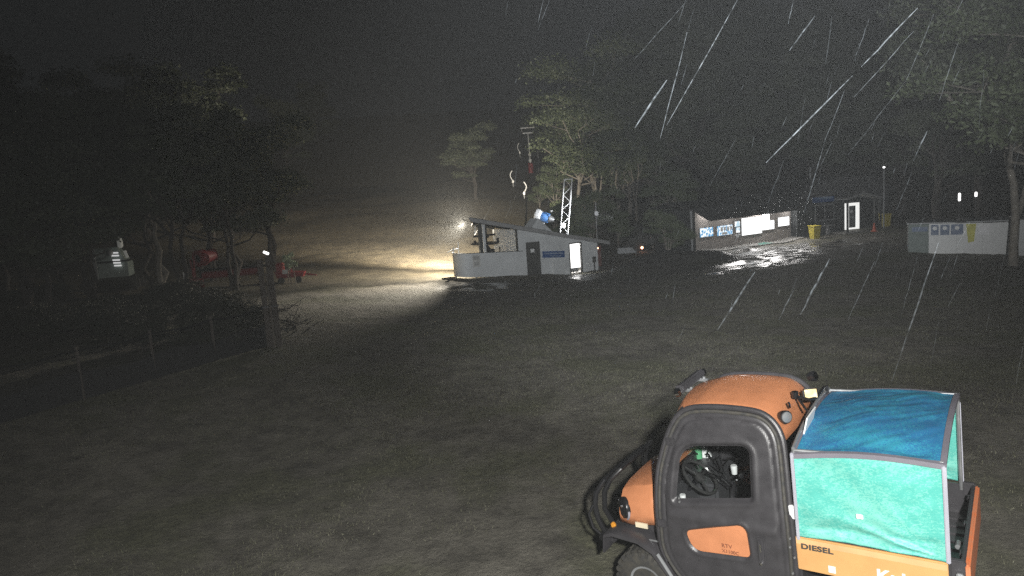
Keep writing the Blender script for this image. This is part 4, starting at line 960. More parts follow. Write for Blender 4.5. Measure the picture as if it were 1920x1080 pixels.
# ------------------------------------------------------------------ cabin with lit door further right
KW = Wall((27.0, 58.5), (32.0, 59.8))
kb = empty('ski_patrol_cabin', (KW.A.x, KW.A.y, 0), KW.rot, 'dark gabled cabin with a bright white framed glass door and a dark blue sign', 'cabin')
kb.name = 'cabin'
def kp(s0, s1, w0, w1, z0, z1, name, m_, par=None, sm_=False):
    mb = MB(); lb(mb, s0, s1, w0, w1, z0, z1); return mb.build(name, M[m_] if isinstance(m_, str) else m_, par or kb, smooth=sm_)
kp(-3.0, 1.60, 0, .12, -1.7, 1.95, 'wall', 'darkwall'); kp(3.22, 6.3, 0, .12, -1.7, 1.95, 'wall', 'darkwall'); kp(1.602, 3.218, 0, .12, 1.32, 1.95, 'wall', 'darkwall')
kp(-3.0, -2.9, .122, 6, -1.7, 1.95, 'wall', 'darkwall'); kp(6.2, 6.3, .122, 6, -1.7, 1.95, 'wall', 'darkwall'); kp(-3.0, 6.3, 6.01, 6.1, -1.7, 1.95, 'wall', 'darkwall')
mb = MB(); mb.prism([(-3.4, -.3, 1.96), (.3, -.3, 3.5), (4.6, -.3, 3.4), (6.8, -.3, 1.96)], (0, 6.6, 0)); mb.build('roof', M['roofsheet'], kb, smooth=False)
# porch gable over the door
mb = MB(); mb.prism([(.6, -1.6, 1.72), (2.2, -1.6, 2.12), (4.1, -1.6, 1.62), (4.1, -1.6, 1.50), (2.2, -1.6, 1.98), (.6, -1.6, 1.60)], (0, 1.6, 0)); mb.build('porch_roof', M['fascia'], kb, smooth=False)
kp(.62, .74, -1.55, -1.43, -1.4, 1.60, 'porch_post', 'darkwall'); kp(3.92, 4.04, -1.55, -1.43, -1.4, 1.52, 'porch_post', 'darkwall')
kp(.3, 4.3, -1.7, -.002, -1.25, -1.08, 'step', 'concrete')
mb = MB()
lb(mb, 1.72, 2.06, -.05, .07, -1.00, 1.24); lb(mb, 2.82, 3.12, -.05, .07, -1.00, 1.24); lb(mb, 2.06, 2.82, -.05, .07, 1.00, 1.24); lb(mb, 2.06, 2.82, -.05, .07, -1.00, -.86)
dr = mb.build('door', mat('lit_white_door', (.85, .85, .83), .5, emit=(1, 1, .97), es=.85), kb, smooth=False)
kp(2.062, 2.818, .0, .02, -.858, .998, 'glass_pane', 'glass', dr)
kp(2.25, 2.50, -.012, -.002, .42, .62, 'sticker', 'white', dr); kp(2.1, 2.8, .25, .27, -.9, 1.0, 'inner_screen', 'darkwall', dr)
kp(2.2, 2.7, .15, .17, -.1, .1, 'inner_shelf', 'greymetal', dr)
w1 = kp(-1.30, .58, -.04, .04, -.05, 1.32, 'window', 'greymetal')
kp(-1.22, -.42, -.05, -.042, .03, 1.24, 'pane', M['darkmetal'], w1); kp(-.30, .50, -.05, -.042, .03, 1.24, 'pane', M['darkmetal'], w1)
sg = kp(-1.55, .55, -.10, -.042, 1.50, 2.30, 'sign_board', 'bluesign'); kp(-1.2, .3, -.112, -.102, 1.78, 1.90, 'pale_print', mat('dim_print', (.2, .3, .45), .6), sg)
mb = MB(); mb.lathe([(.10, 0), (.10, .06), (.05, .10)], (-1.1, -.15, 2.42), (0, -1, 0), 12); mb.build('lamp', M['glowwhite'], kb)
for k, s in enumerate((4.6, 5.1, 5.6)): kp(s, s + .14, -.03, -.002, -1.5, 1.6, 'cover_strip', 'fascia')
kp(-.3, -.1, -.3, -.1, -1.4, -.5, 'bench_leg', 'fascia'); kp(-.6, .3, -.4, -.05, -.5, -.42, 'bench_top', 'fascia')
for (s, zt2, lab) in ((3.9, 3.95, 'tall pale flagpole with a small white lamp on top beside the lit cabin door'), (.64, 4.5, 'pale flue pole rising above the left part of the cabin roof')):
    q = KW.p(s, -1.9 if s > 2 else 3, 0); z0_ = gz(q.x, q.y); mb = MB(); mb.cyl((q.x, q.y, z0_), (q.x, q.y, zt2), .07, 8); o = mb.build('pole', M['greymetal']); tag(o, lab, 'pole')
    if s > 2:
        mb = MB(); mb.lathe([(.05, 0), (.11, .08), (.05, .16)], (q.x, q.y, zt2 + .02), (0, 0, 1), 10); mb.build('lamp', M['glowwhite'], o)
def bin_(s, w_, lab, h=1.05):
    q = KW.p(s, w_, 0); t = empty('wheelie_bin', (q.x, q.y, gz(q.x, q.y)), KW.rot, lab, 'bin', 'yellow bins by the cabin')
    mb = MB(); mb.loft([[(-.32 * k, -.34 * k, z), (.32 * k, -.34 * k, z), (.32 * k, .34 * k, z), (-.32 * k, .34 * k, z)] for k, z in ((.8, 0), (1, .95), (1.06, 1.0))]); mb.build('body', M['yellow'], t, smooth=False)
    mb = MB(); mb.loft([[(-.36, -.38, z), (.36, -.38, z), (.36, .38, z + .04), (-.36, .38, z + .04)] for z in (1.01, 1.07)]); mb.build('lid', M['yellow'], t, smooth=False)
    for sx in (-1, 1): mb = MB(); mb.cyl((sx * .26, .36, .10), (sx * .34, .36, .10), .10, 12); mb.build('wheel', M['rubber'], t)
bin_(4.5, -1.4, 'yellow bin beside the flagpole to the right of the lit cabin door'); bin_(-2.6, -1.6, 'dim yellow bin between the notice board building and the cabin')
q = KW.p(2.5, -2.4, 0); cn = empty('traffic_cone', (q.x, q.y, gz(q.x, q.y)), 0, 'small faded orange cone on the ground before the lit cabin door', 'cone')
mb = MB(); mb.lathe([(.17, .03), (.04, .68), (.03, .70)], (0, 0, 0), (0, 0, 1), 14); mb.build('cone_body', M['cone'], cn); mb = MB(); mb.box((0, 0, .02), (.42, .42, .04)); mb.build('cone_base', M['cone'], cn)

# ------------------------------------------------------------------ low shed with banners on the right
CWL = Wall((20.65, 35.72), (24.38, 33.68))
shed = empty('pale_shed', (CWL.A.x, CWL.A.y, 0), CWL.rot, 'low pale storage shed with blue and yellow banners, partly behind a tree trunk', 'shed')
shed.name = 'storage_shed'
def cp(s0, s1, w0, w1, z0, z1, name, m_, par=None):
    mb = MB(); lb(mb, s0, s1, w0, w1, z0, z1); return mb.build(name, M[m_] if isinstance(m_, str) else m_, par or shed, smooth=False)
greenish = mat('grey_green_panel', (.22, .26, .25), .7)
cp(0, .90, 0, .06, -.60, 1.04, 'wall_panel', greenish); cp(.905, 2.10, -.01, .05, -.60, 1.04, 'wall_panel', 'white'); cp(2.105, 3.2, -.01, .05, -.62, 1.02, 'wall_panel', 'white'); cp(3.205, 4.3, -.01, .05, -.62, 1.0, 'wall_panel', 'white')
cp(0, .06, .062, 2.4, -.6, 1.0, 'side_wall', greenish); cp(4.24, 4.3, .062, 2.4, -.6, 1.0, 'side_wall', 'white'); cp(0, 4.3, 2.41, 2.47, -.6, 1.0, 'back_wall', 'white')
cp(-.08, 2.02, -.12, 2.5, 1.06, 1.11, 'roof_sheet', 'greymetal'); cp(2.50, 4.4, -.12, 2.5, 1.06, 1.11, 'roof_sheet', 'greymetal'); cp(2.03, 2.49, -.10, 2.5, 1.05, 1.09, 'roof_sheet', 'roofsheet')
cp(.15, .85, -.015, -.003, .66, .90, 'banner', 'bluebanner')
for a, b in ((1.0, 1.33), (1.40, 1.80), (1.86, 2.38)): 
    bn = cp(a, b, -.024, -.012, .46, .98, 'banner', 'bluebanner'); c_ = (a + b) / 2
    mb = MB(); mb.lathe([(.10, 0), (.10, .004), (.05, .006)], (c_, -.026, .80), (0, -1, 0), 14); mb.build('printed_disc', M['white'], bn)
mb = MB(); mb.prism([(2.50, -.024, .98), (2.92, -.024, .98), (2.84, -.024, .10), (2.60, -.024, .04)], (0, .012, 0)); mb.build('banner', M['yellowbanner'], shed, smooth=False)
cp(3.05, 3.45, -.024, -.012, .42, .92, 'notice_sheet', mat('bright_sheet', (.9, .9, .92), .5))
for s in (1.15, 2.16, 3.55, 3.9):
    mb = MB(); mb.lathe([(.07, 0), (.09, .05), (.04, .12)], (s, .1, 1.12), (0, 0, 1), 10); mb.build('roof_fitting', M['steel'], shed)
# second shed, mostly out of frame
s2 = MB(); s2.box((0, 0, .9), (3.0, 2.4, 1.8)); q = CWL.p(6.1, .8, 0); o = s2.build('equipment_shed', M['cladding'], smooth=False); o.location = (q.x, q.y, gz(q.x, q.y) - .1); o.rotation_euler = (0, 0, CWL.rot); tag(o, 'pale blue-grey shed cut off by the right edge behind the tree trunk', 'shed')
mb = MB(); mb.box((0, 0, 1.84), (3.2, 2.6, .06)); rf = mb.build('roof', M['roofsheet'], o, smooth=False)
# small lamps among the trees beyond the shed
for (px, py, d, lab, hh) in ((1799, 370, 48, 'left of two small bright lamps among the trees above the storage shed', .5), (1830, 365, 48, 'right of two small bright lamps among the trees above the storage shed', .28)):
    p = at(px, py, d); t = empty('path_lamp', (p.x, p.y, gz(p.x, p.y)), 0, lab, 'lamp', 'lamps among the trees'); h = p.z - t.location.z
    mb = MB(); mb.cyl((0, 0, 0), (0, 0, h), .04, 8); mb.build('post', M['darkmetal'], t); mb = MB(); mb.lathe([(.06, 0), (.08, .05), (.08, hh), (.04, hh + .05)], (0, 0, h - hh / 2), (0, 0, 1), 12); mb.build('lamp_head', M['glowwhite'], t)
p = at(1838, 383, 42); t = empty('roof_ridge', p); t.name = 'far_car'; bpy.data.objects.remove(t)

# parked vehicle with lit rear lamps between the two buildings, mostly lost in the dark
p = at(1207, 470, 56); car = empty('parked_car', (p.x + .5, p.y + .8, gz(p.x + .5, p.y + .8)), 0.25, 'dark parked vehicle with two lamps lit, left of the notice board building', 'car')
def car_body(par, sc=1.0):
    prof = [(-2.1, .35), (-2.15, .8), (-2.0, 1.05), (-1.3, 1.12), (-.8, 1.72), (1.1, 1.74), (1.75, 1.1), (2.1, 1.0), (2.15, .4)]
    mb = MB(); mb.loft([[(x * .97, -.82 + (.10 if z > 1.2 else 0), z) for x, z in prof], [(x, -.86 + (.12 if z > 1.2 else 0), z) for x, z in prof], [(x, .86 - (.12 if z > 1.2 else 0), z) for x, z in prof], [(x * .97, .82 - (.10 if z > 1.2 else 0), z) for x, z in prof]]); mb.build('body', M['doorgrey'], par)
    for x in (-1.35, 1.35):
        for s in (-1, 1):
            mb = MB(); mb.lathe([(.2, -.1), (.34, -.09), (.34, .09), (.2, .1)], (x, s * .8, .34), (0, 1, 0), 18); mb.build('wheel', M['rubber'], par)
    for s in (-1, 1): mb = MB(); mb.prism([(-1.1, s * .77, 1.15), (1.3, s * .77, 1.15), (.95, s * .76, 1.62), (-.75, s * .76, 1.62)], (0, s * .01, 0)); mb.build('window', M['darkmetal'], par, smooth=False)
cb = car_body(car)
il = Matrix.Translation(car.location) @ Matrix.Rotation(.25, 4, 'Z')
a1 = il.inverted() @ at(1208, 465, 55.2); a2 = il.inverted() @ at(1205.5, 477, 55.2)
for a, nm, mm, r in ((a1, 'tail_lamp', M['glowred'], .11), (a2, 'reversing_lamp', M['glowhot'], .11)):
    mb = MB(); mb.lathe([(r * .9, 0), (r, .04), (r * .6, .1)], (a.x, -.93, a.z), (0, -1, 0), 12); mb.build(nm, mm, car)
# low pale slabs behind the hut's right end
p = at(1175, 482, 56); mb = MB(); mb.box((0, 0, .2), (1.5, .6, .5), bev=.05); o = mb.build('storage_box', M['greymetal']); o.location = (p.x, p.y, gz(p.x, p.y)); tag(o, 'low grey box on the ground behind the right end of the hut', 'box')

# ------------------------------------------------------------------ trees
def ground_at(px, d):
    """point on the ground in the direction of a column of the photograph at depth d"""
    lo, hi = -200.0, 1300.0
    for _ in range(40):
        mid = (lo + hi) / 2; p = at(px, mid, d)
        if p.z > tz(p.x, p.y): lo = mid
        else: hi = mid
    p = at(px, lo, d); p.z = gz(p.x, p.y); return p
def top_at(px, py, d): return at(px, py, d).z

def tree_meshes(seed, Ht, spread, stems, clumps, low=.35, leaf=.14, per=560, flat=.78, name='tree'):
    rs = random.Random(seed); nr_ = np.random.default_rng(seed); mb = MB(); ends = []
    for s in range(stems):
        a = 2 * PI * s / stems + rs.uniform(-.5, .5); lean = rs.uniform(.10, .34) * spread if stems > 1 else rs.uniform(.0, .12) * spread
        hh = Ht * rs.uniform(.55, .8); r0 = Ht * rs.uniform(.010, .015) * (1.3 if stems == 1 else 1)
        p = Vector((rs.uniform(-.2, .2) * (stems > 1), rs.uniform(-.2, .2) * (stems > 1), -.3)); pts = [p]; rs_ = [r0 * 1.25]; k = 9
        for i in range(1, k + 1):
            t = i / k; wob = Vector((rs.gauss(0, .011), rs.gauss(0, .011), 0)) * Ht
            pts.append(Vector((p.x + math.cos(a) * lean * t ** 1.4, p.y + math.sin(a) * lean * t ** 1.4, -.3 + (hh + .3) * t)) + wob * (t > .2)); rs_.append(r0 * (1 - .72 * t) + .01)
        mb.tube(pts, rs_, 7); ends.append((pts[-1], 1.0))
        nb = max(3, clumps // stems - 1)
        for b in range(nb):
            t = rs.uniform(low, .97); i = min(k - 1, int(t * k)); o = pts[i].lerp(pts[i + 1], t * k - i); ba = a + rs.uniform(-1.9, 1.9) if stems > 1 else rs.uniform(0, 2 * PI)
            Lb = spread * rs.uniform(.35, .95) * (1.15 - .55 * t); e = o + Vector((math.cos(ba) * Lb, math.sin(ba) * Lb, Ht * rs.uniform(.06, .24)))
            m1 = o.lerp(e, .5) + Vector((rs.gauss(0, .05), rs.gauss(0, .05), rs.uniform(-.05, .02))) * Ht
            rb = r0 * (1 - .7 * t) * .6 + .008; mb.tube([o, m1, e], [rb, rb * .7, rb * .35], 5); ends.append((e, rs.uniform(.7, 1.15)))
            for _ in range(2):
                e2 = m1.lerp(e, .5) + Vector((rs.gauss(0, 1), rs.gauss(0, 1), rs.uniform(.1, .9))) * spread * .22; mb.tube([m1.lerp(e, .4), e2], [rb * .5, rb * .2], 4, caps=False); ends.append((e2, rs.uniform(.45, .75)))
    tm = None
    C_ = []; R_s = []
    for e, q in ends: C_.append(e); R_s.append(q * spread * .36)
    P = []
    for c, r in zip(C_, R_s):
        n = int(per * (r / (spread * .36)) ** 2) + 20; d = nr_.normal(size=(n, 3)); d /= np.linalg.norm(d, axis=1)[:, None]; rr = nr_.random(n) ** .45
        d[:, 2] = np.where(d[:, 2] < -.25, d[:, 2] * -.4, d[:, 2]); q = d * rr[:, None] * r; q[:, 2] *= flat
        q += nr_.normal(size=(n, 3)) * r * .10; P.append(q + np.array(c))
    P = np.concatenate(P); n = len(P); L_ = leaf * nr_.uniform(.6, 1.4, n); a = nr_.normal(size=(n, 3)); a[:, 2] -= .5; a /= np.linalg.norm(a, axis=1)[:, None]
    b = np.cross(a, nr_.normal(size=(n, 3))); b /= np.linalg.norm(b, axis=1)[:, None]
    V = np.stack([P - a * L_[:, None] * .6, P + b * L_[:, None] * .28, P + a * L_[:, None] * .6, P - b * L_[:, None] * .28], 1).reshape(-1, 3)
    return mb, V, np.arange(4 * n).reshape(-1, 4)
TREES = {}
M['scrubleaf'] = mat('scrub_leaves', (0.045, 0.048, 0.03), 0.7, col2=(0.02, 0.022, 0.015), scale=2)
def variant(key, bark, leafm, *a, **k):
    mb, V, Q = tree_meshes(*a, **k); o = mb.build('trunk', M[bark], ang=60); tme = o.data; bpy.data.objects.remove(o)
    cme = np_mesh('crown', V, Q, M[leafm], False); TREES[key] = (tme, cme, a[1])
variant('gum_a', 'bark', 'leaf', 11, 10, 3.6, 1, 19, low=.42)
variant('gum_b', 'bark', 'leaf', 12, 10, 3.0, 4, 22, low=.42)
variant('gum_c', 'bark', 'leaf', 13, 10, 2.3, 2, 9, low=.62, leaf=.17)
variant('bush', 'bark', 'leaf', 14, 5, 2.2, 5, 16, low=.18, leaf=.13)
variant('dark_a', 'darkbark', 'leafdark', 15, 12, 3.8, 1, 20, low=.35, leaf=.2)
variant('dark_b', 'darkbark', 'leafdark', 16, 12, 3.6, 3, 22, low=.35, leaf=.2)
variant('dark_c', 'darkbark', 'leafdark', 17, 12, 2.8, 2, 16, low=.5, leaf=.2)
variant('big', 'bark', 'leafdark', 18, 14, 5.2, 2, 20, low=.5, leaf=.17, per=520)
tr = random.Random(5)
def tree(key, px, pytop, d, label, group, wide=1.0, lean=(0, 0), rz=None):
    g = ground_at(px, d); h = top_at(px, pytop, d) - g.z; tme, cme, H0 = TREES[key]; s = max(.15, h / (H0 * 1.0))
    t = empty('gum_tree' if key in ('gum_a', 'gum_b', 'gum_c', 'big') else ('shrub' if key == 'bush' else 'tree'), g, tr.uniform(0, 6.28) if rz is None else rz, label, 'tree' if key != 'bush' else 'shrub', group)
    t.scale = (s * wide, s * wide, s); t.rotation_euler[0] = lean[0]; t.rotation_euler[1] = lean[1]
    for nm, me in (('trunk', tme), ('crown', cme)):
        o = bpy.data.objects.new(nm, me); COL.objects.link(o); o.parent = t
    return t
GA = 'pale gum trees lit faintly behind the hut'
tree('dark_b', 893, 222, 84, 'lone many stemmed gum tree on the slope left of the lift tower', GA, 1.25)
tree('gum_a', 1078, 193, 68, 'pale trunked gum tree rising behind the lattice mast', GA, 1.2, lean=(.06, .10), rz=.6)
tree('gum_a', 1118, 92, 84, 'tallest gum tree, its dark crown above all others right of the lift tower', GA, 1.3)
tree('dark_b', 1175, 130, 88, 'tall dark gum behind the row of thin pale trunks', GA, 1.35)
tree('gum_c', 1128, 235, 72, 'thin pale trunked gum, first right of the leaning gum behind the mast', GA, 1.0)
tree('gum_c', 1162, 236, 74, 'thin pale trunked gum, second in the row above the hut', GA, .95)
tree('gum_c', 1196, 246, 73, 'thin pale trunked gum, third in the row above the hut', GA, .9)
tree('gum_c', 1228, 262, 78, 'thin pale trunked gum, rightmost of the row above the hut', GA, .9)
tree('gum_b', 1262, 288, 59, 'bushy green gum tree just left of the notice board building', GA, 1.0)
tree('gum_b', 1044, 285, 74, 'low rounded gum below the tall crown, right beside the lift tower', GA, .8)
tree('bush', 1112, 345, 57, 'rounded shrub close behind the right end of the hut roof', 'shrubs behind the hut', 1.0)
tree('bush', 1040, 372, 62, 'low dark shrub behind the lattice mast foot', 'shrubs behind the hut', 1.1)
tree('bush', 1160, 385, 60, 'low shrub right of the thin pole behind the hut', 'shrubs behind the hut', 1.0)
tree('bush', 1012, 345, 80, 'shrub on the slope below the lift tower', 'shrubs behind the hut', 1.0)
tree('bush', 1252, 385, 50.5, 'dark shrub hiding the left end of the notice board building', 'shrubs behind the hut', 1.0)
tree('bush', 1225, 400, 58, 'dark shrub between the parked vehicle and the notice board building', 'shrubs behind the hut', 1.1)
tree('big', 1897, -150, 31, 'large gum with a thick leaning pale trunk in front of the storage shed', 'gum trees at the right edge', .85, lean=(.0, .05), rz=.4)
tree('gum_a', 1960, -60, 27, 'gum whose branches reach in from beyond the right edge', 'gum trees at the right edge', 1.2)
tree('dark_b', 1755, 40, 46, 'forking dark gum behind the left part of the storage shed', 'gum trees at the right edge', .9)
tree('dark_c', 1690, 90, 62, 'dark gum right of the cabin flagpole', 'gum trees at the right edge', .9)
tree('dark_b', 1835, 10, 52, 'dark gum behind the two small lamps', 'gum trees at the right edge', 1.0)
tree('dark_a', 1215, 105, 92, 'broad dark gum behind the rightmost thin pale trunk', GA, 1.4)
tree('dark_b', 1120, 200, 86, 'full dark gum filling the gap between the thin pale trunks', GA, 1.4)
tree('gum_b', 1180, 240, 77, 'spreading gum crown above the second and third thin pale trunks', GA, 1.35)
tree('gum_b', 1226, 225, 82, 'spreading gum crown right of the row of thin pale trunks', GA, 1.3)
tree('gum_a', 1150, 150, 80, 'broad gum crown between the tallest gum and the thin pale trunks', GA, 1.3)
tree('dark_a', 1270, 170, 84, 'dark gum rising behind the bushy green gum', GA, 1.3)
GD = 'dark forest trees on the right'
LBL_D = 'tall dark tree in the unlit forest behind the notice boards and cabin'
k = 0
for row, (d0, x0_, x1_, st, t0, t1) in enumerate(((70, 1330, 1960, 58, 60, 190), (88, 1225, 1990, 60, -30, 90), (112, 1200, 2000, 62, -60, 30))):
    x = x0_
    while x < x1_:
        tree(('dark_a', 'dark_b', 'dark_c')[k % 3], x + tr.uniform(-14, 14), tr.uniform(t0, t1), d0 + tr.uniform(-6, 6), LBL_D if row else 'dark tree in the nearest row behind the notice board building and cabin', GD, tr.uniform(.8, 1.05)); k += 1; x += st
GL = 'dark trees of the grove behind the net fence'
LBL_L = 'dark gum tree in the unlit grove on the left behind the net fence'
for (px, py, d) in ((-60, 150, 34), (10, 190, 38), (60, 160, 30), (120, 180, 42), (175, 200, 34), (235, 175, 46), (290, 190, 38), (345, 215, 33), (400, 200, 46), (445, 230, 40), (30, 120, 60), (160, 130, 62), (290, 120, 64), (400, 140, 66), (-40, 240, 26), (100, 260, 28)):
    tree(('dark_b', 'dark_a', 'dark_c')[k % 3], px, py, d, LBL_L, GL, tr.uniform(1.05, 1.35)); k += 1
tree('dark_b', 515, 200, 50, 'rightmost gum of the left grove, its rounded crown edging the slope', GL, 1.25)
tree('dark_c', 440, 212, 38, 'forked gum standing in front of the red machine in the left grove', GL, 1.1)
tree('gum_c', 315, 240, 33, 'gum with two slanting pale stems left of the red snow gun', GL, 1.4, lean=(-.1, -.22))
tree('dark_a', 600, 150, 150, 'distant tree far up the left side of the slope', 'distant trees up the slope', 1.0)
for (px, py, d, lb_) in ((540, 170, 120, 'distant dark tree on the left edge of the ski slope, above the grove'), (660, 235, 190, 'faint far tree high on the slope left of its middle'), (1000, 200, 150, 'far dark tree behind the lift tower'), (960, 225, 175, 'far dark tree left behind the lift tower')):
    tree('dark_b', px, py, d, lb_, 'distant trees up the slope', 1.0)

variant('scrub', 'darkbark', 'scrubleaf', 41, 3, 1.9, 6, 18, low=.1, leaf=.10, per=260)
GU = 'undergrowth shrubs behind the net fence'
for i in range(34):
    px = tr.uniform(-30, 478); d = tr.uniform(19.5, 29) if i < 24 else tr.uniform(29, 40)
    if px > 400: d = tr.uniform(21, 25)
    g = ground_at(px, d); pt = 0; hgt = tr.uniform(.8, 1.5) if px < 440 else tr.uniform(.8, 1.1)
    tme, cme, H0 = TREES['scrub']; t = empty('shrub', g, tr.uniform(0, 6.28), 'low dark shrub in the unlit undergrowth behind the net fence', 'shrub', GU); t.scale = (hgt / 3 * 1.5,) * 2 + (hgt / 3,)
    for nm, me in (('stem', tme), ('foliage', cme)): o = bpy.data.objects.new(nm, me); COL.objects.link(o); o.parent = t

# ------------------------------------------------------------------ things on the left
PX = ground_at(515, 20.3)
pst = empty('gate_post', (PX.x, PX.y, PX.z - .05), .4, 'tall dark timber gate post with a bright cap at the end of the net fence', 'post')
for i, (dx, hh) in enumerate(((-.13, 2.62), (.12, 2.72))):
    mb = MB(); mb.box((dx, 0, hh / 2), (.15, .15, hh), rot=(0, -.015, 0), bev=.012); mb.build('timber_post', M['darkbark'], pst)
mb = MB(); mb.tube([(0, -.12, 0), (-.01, -.12, 2.2)], .035, 8); mb.build('steel_pipe', M['timber'], pst)
mb = MB(); mb.box((0, 0, 1.25), (.46, .24, .05)); mb.build('strap', M['darkmetal'], pst)
mb = MB(); mb.box((.06, -.02, 2.80), (.16, .10, .07), rot=(0, .5, 0), bev=.01); mb.build('cap_lamp', M['glowwhite'], pst)
# bank of dirt at the foot of the post
# net fence: posts and wire mesh from the gate post towards the left foreground
FA = Vector((PX.x - .2, PX.y - .1, 0)); FB = Vector((-12.2, 10.4, 0)); L_f = (FB - FA).length; fu = (FB - FA).normalized()
fen = empty('net_fence', (FA.x, FA.y, 0), math.atan2(fu.y, fu.x), 'dark wire and net fence running from the tall gate post to the left foreground', 'fence')
nP = 6
for i in range(1, nP + 1):
    s = L_f * i / nP; q = FA + fu * s; z = gz(q.x, q.y); mb = MB(); mb.cyl((s, 0, z - .1), (s, 0, z + 1.22), .04, 8); mb.build('fence_post', M['darkbark'], fen)
mb = MB(); nn = int(L_f / .09); zg = [gz((FA + fu * (L_f * i / nn)).x, (FA + fu * (L_f * i / nn)).y) for i in range(nn + 1)]
for i in range(nn + 1): s = L_f * i / nn; mb.tube([(s, 0, zg[i] + .02), (s, 0, zg[i] + 1.12)], .004, 3, caps=False)
for j in range(13): mb.tube([(L_f * i / nn, 0, zg[i] + .03 + .09 * j) for i in range(0, nn + 1, 3)], .004, 3, caps=False)
o = mb.build('wire_mesh', M['shade'], fen, fix=False); o['kind'] = 'stuff'
mb = MB(); mb.tube([(L_f * i / nn, .02, zg[i] + 1.13 - .05 * math.sin(i * PI * nP / nn) ** 2) for i in range(0, nn + 1, 3)], .018, 5); mb.build('top_wire', M['darkmetal'], fen)
rows = [[(L_f * i / nn, .03 + .02 * math.sin(i * .7), zg[i] + .02), (L_f * i / nn, .03, zg[i] + .60 + .06 * math.sin(i * .23))] for i in range(0, nn + 1, 2)]
mb = MB(); mb.loft(rows, closed=False); mb.build('net_skirt', M['shade'], fen)

# red snow gun under the trees
q = ground_at(368, 37); rg = empty('snow_gun', q, 2.2, 'dark red fan snow gun with a ring mouth parked in the left grove', 'snow gun')
mb = MB(); mb.lathe([(.38, 0), (.44, .04), (.44, .35), (.36, .5), (.34, 1.0)], (0, -.3, 1.85), (.35, -.9, .12), 22)
mb.build('barrel', M['red'], rg)
mb = MB(); mb.lathe([(.30, -.01), (.05, .02)], (0.0, -.3, 1.85), (-.35, .9, -.12), 18); mb.build('fan', M['darkmetal'], rg)
mb = MB(); mb.tube([Vector((0.0, -.3, 1.85)) + Vector((.93, .36, 0)) * .43 * math.cos(t) + Vector((0, .13, .99)) * .43 * math.sin(t) for t in np.linspace(0, 2 * PI, 24)[:-1]], .035, 6, closed=True); mb.build('mouth_ring', M['red'], rg)
mb = MB(); mb.cyl((0, 0, .6), (0, 0, 1.45), .09, 8); mb.tube([(-.42, 0, 1.8), (-.3, 0, 1.4), (.3, 0, 1.4), (.42, 0, 1.8)], .045, 8); mb.build('yoke', M['red'], rg)
mb = MB(); mb.box((0, 0, .55), (1.1, .7, .55), bev=.06); mb.build('base_box', M['red'], rg)
for s in (-.5, .5):
    mb = MB(); mb.lathe([(.14, -.07), (.24, -.06), (.24, .06), (.14, .07)], (s, 0, .24), (1, 0, 0), 16); mb.build('wheel', M['rubber'], rg)
for s in (-.35, .45): mb = MB(); mb.box((s, .42, .85), (.10, .06, .7)); mb.build('reflective_strip', M['white'], rg)
# pale machine deeper in the grove
q = ground_at(218, 43); pm = empty('grooming_machine', q, .3, 'pale snow groomer half hidden in the dark grove, with striped glowing markers', 'snow groomer')
mb = MB(); mb.loft([[(-1.0 * k + dx, -.8 * k, z), (1.0 * k + dx, -.8 * k, z), (1.0 * k + dx, .8 * k, z), (-1.0 * k + dx, .8 * k, z)] for k, z, dx in ((1, .9, 0), (1, 1.7, 0), (.6, 2.7, -.15))]); mb.build('cab', mat('pale_grey_green', (.32, .38, .36), .5), pm)
mb = MB(); mb.box((0, 0, 1.85), (2.1, 1.7, .10)); mb.build('cab_belt', M['darkmetal'], pm)
for s in (-1, 1): mb = MB(); mb.box((0, s * 1.1, .45), (3.2, .6, .8), bev=.15); mb.build('track', M['rubber'], pm)
mb = MB(); mb.box((-.7, -1.0, 1.6), (.16, .1, 2.2)); mb.build('mirror_post', M['greymetal'], pm)
mb = MB(); mb.lathe([(.08, 0), (.15, .1), (.16, .4), (.12, .6), (.06, .7)], (.78, -.9, 2.65), (0, 0, 1), 14); mb.build('lamp_cluster', mat('dim_lamp', (.7, .7, .66), .5, emit=(1, 1, .92), es=.08), pm)
mb = MB(); mb.lathe([(.10, 0), (.20, .2), (.14, .45)], (.98, -.9, 2.05), (.15, 0, -.1), 12) if False else mb.box((1.02, -.9, 2.25), (.15, .10, .45), rot=(0, -.25, 0), bev=.05); mb.build('lower_lamp', bpy.data.materials['dim_lamp'], pm)
for k in range(5): mb = MB(); mb.box((.42 + .02 * k, -.95, 2.38 - .17 * k - (.10 if k > 1 else 0)), (.40, .04, .09), rot=(0, .06, 0)); mb.build('marker_stripe', mat('bright_stripe', (.9, .9, .9), .4, emit=(1, 1, 1), es=.5) if k == 0 else bpy.data.materials['bright_stripe'], pm)  # stripes glow by themselves in place of reflected light
mb = MB(); mb.lathe([(.08, 0), (.2, .1), (.22, .25), (.12, .38)], (.15, -.92, 2.20), (0, 0, 1), 14); mb.build('beacon_cover', M['greymetal'], pm)
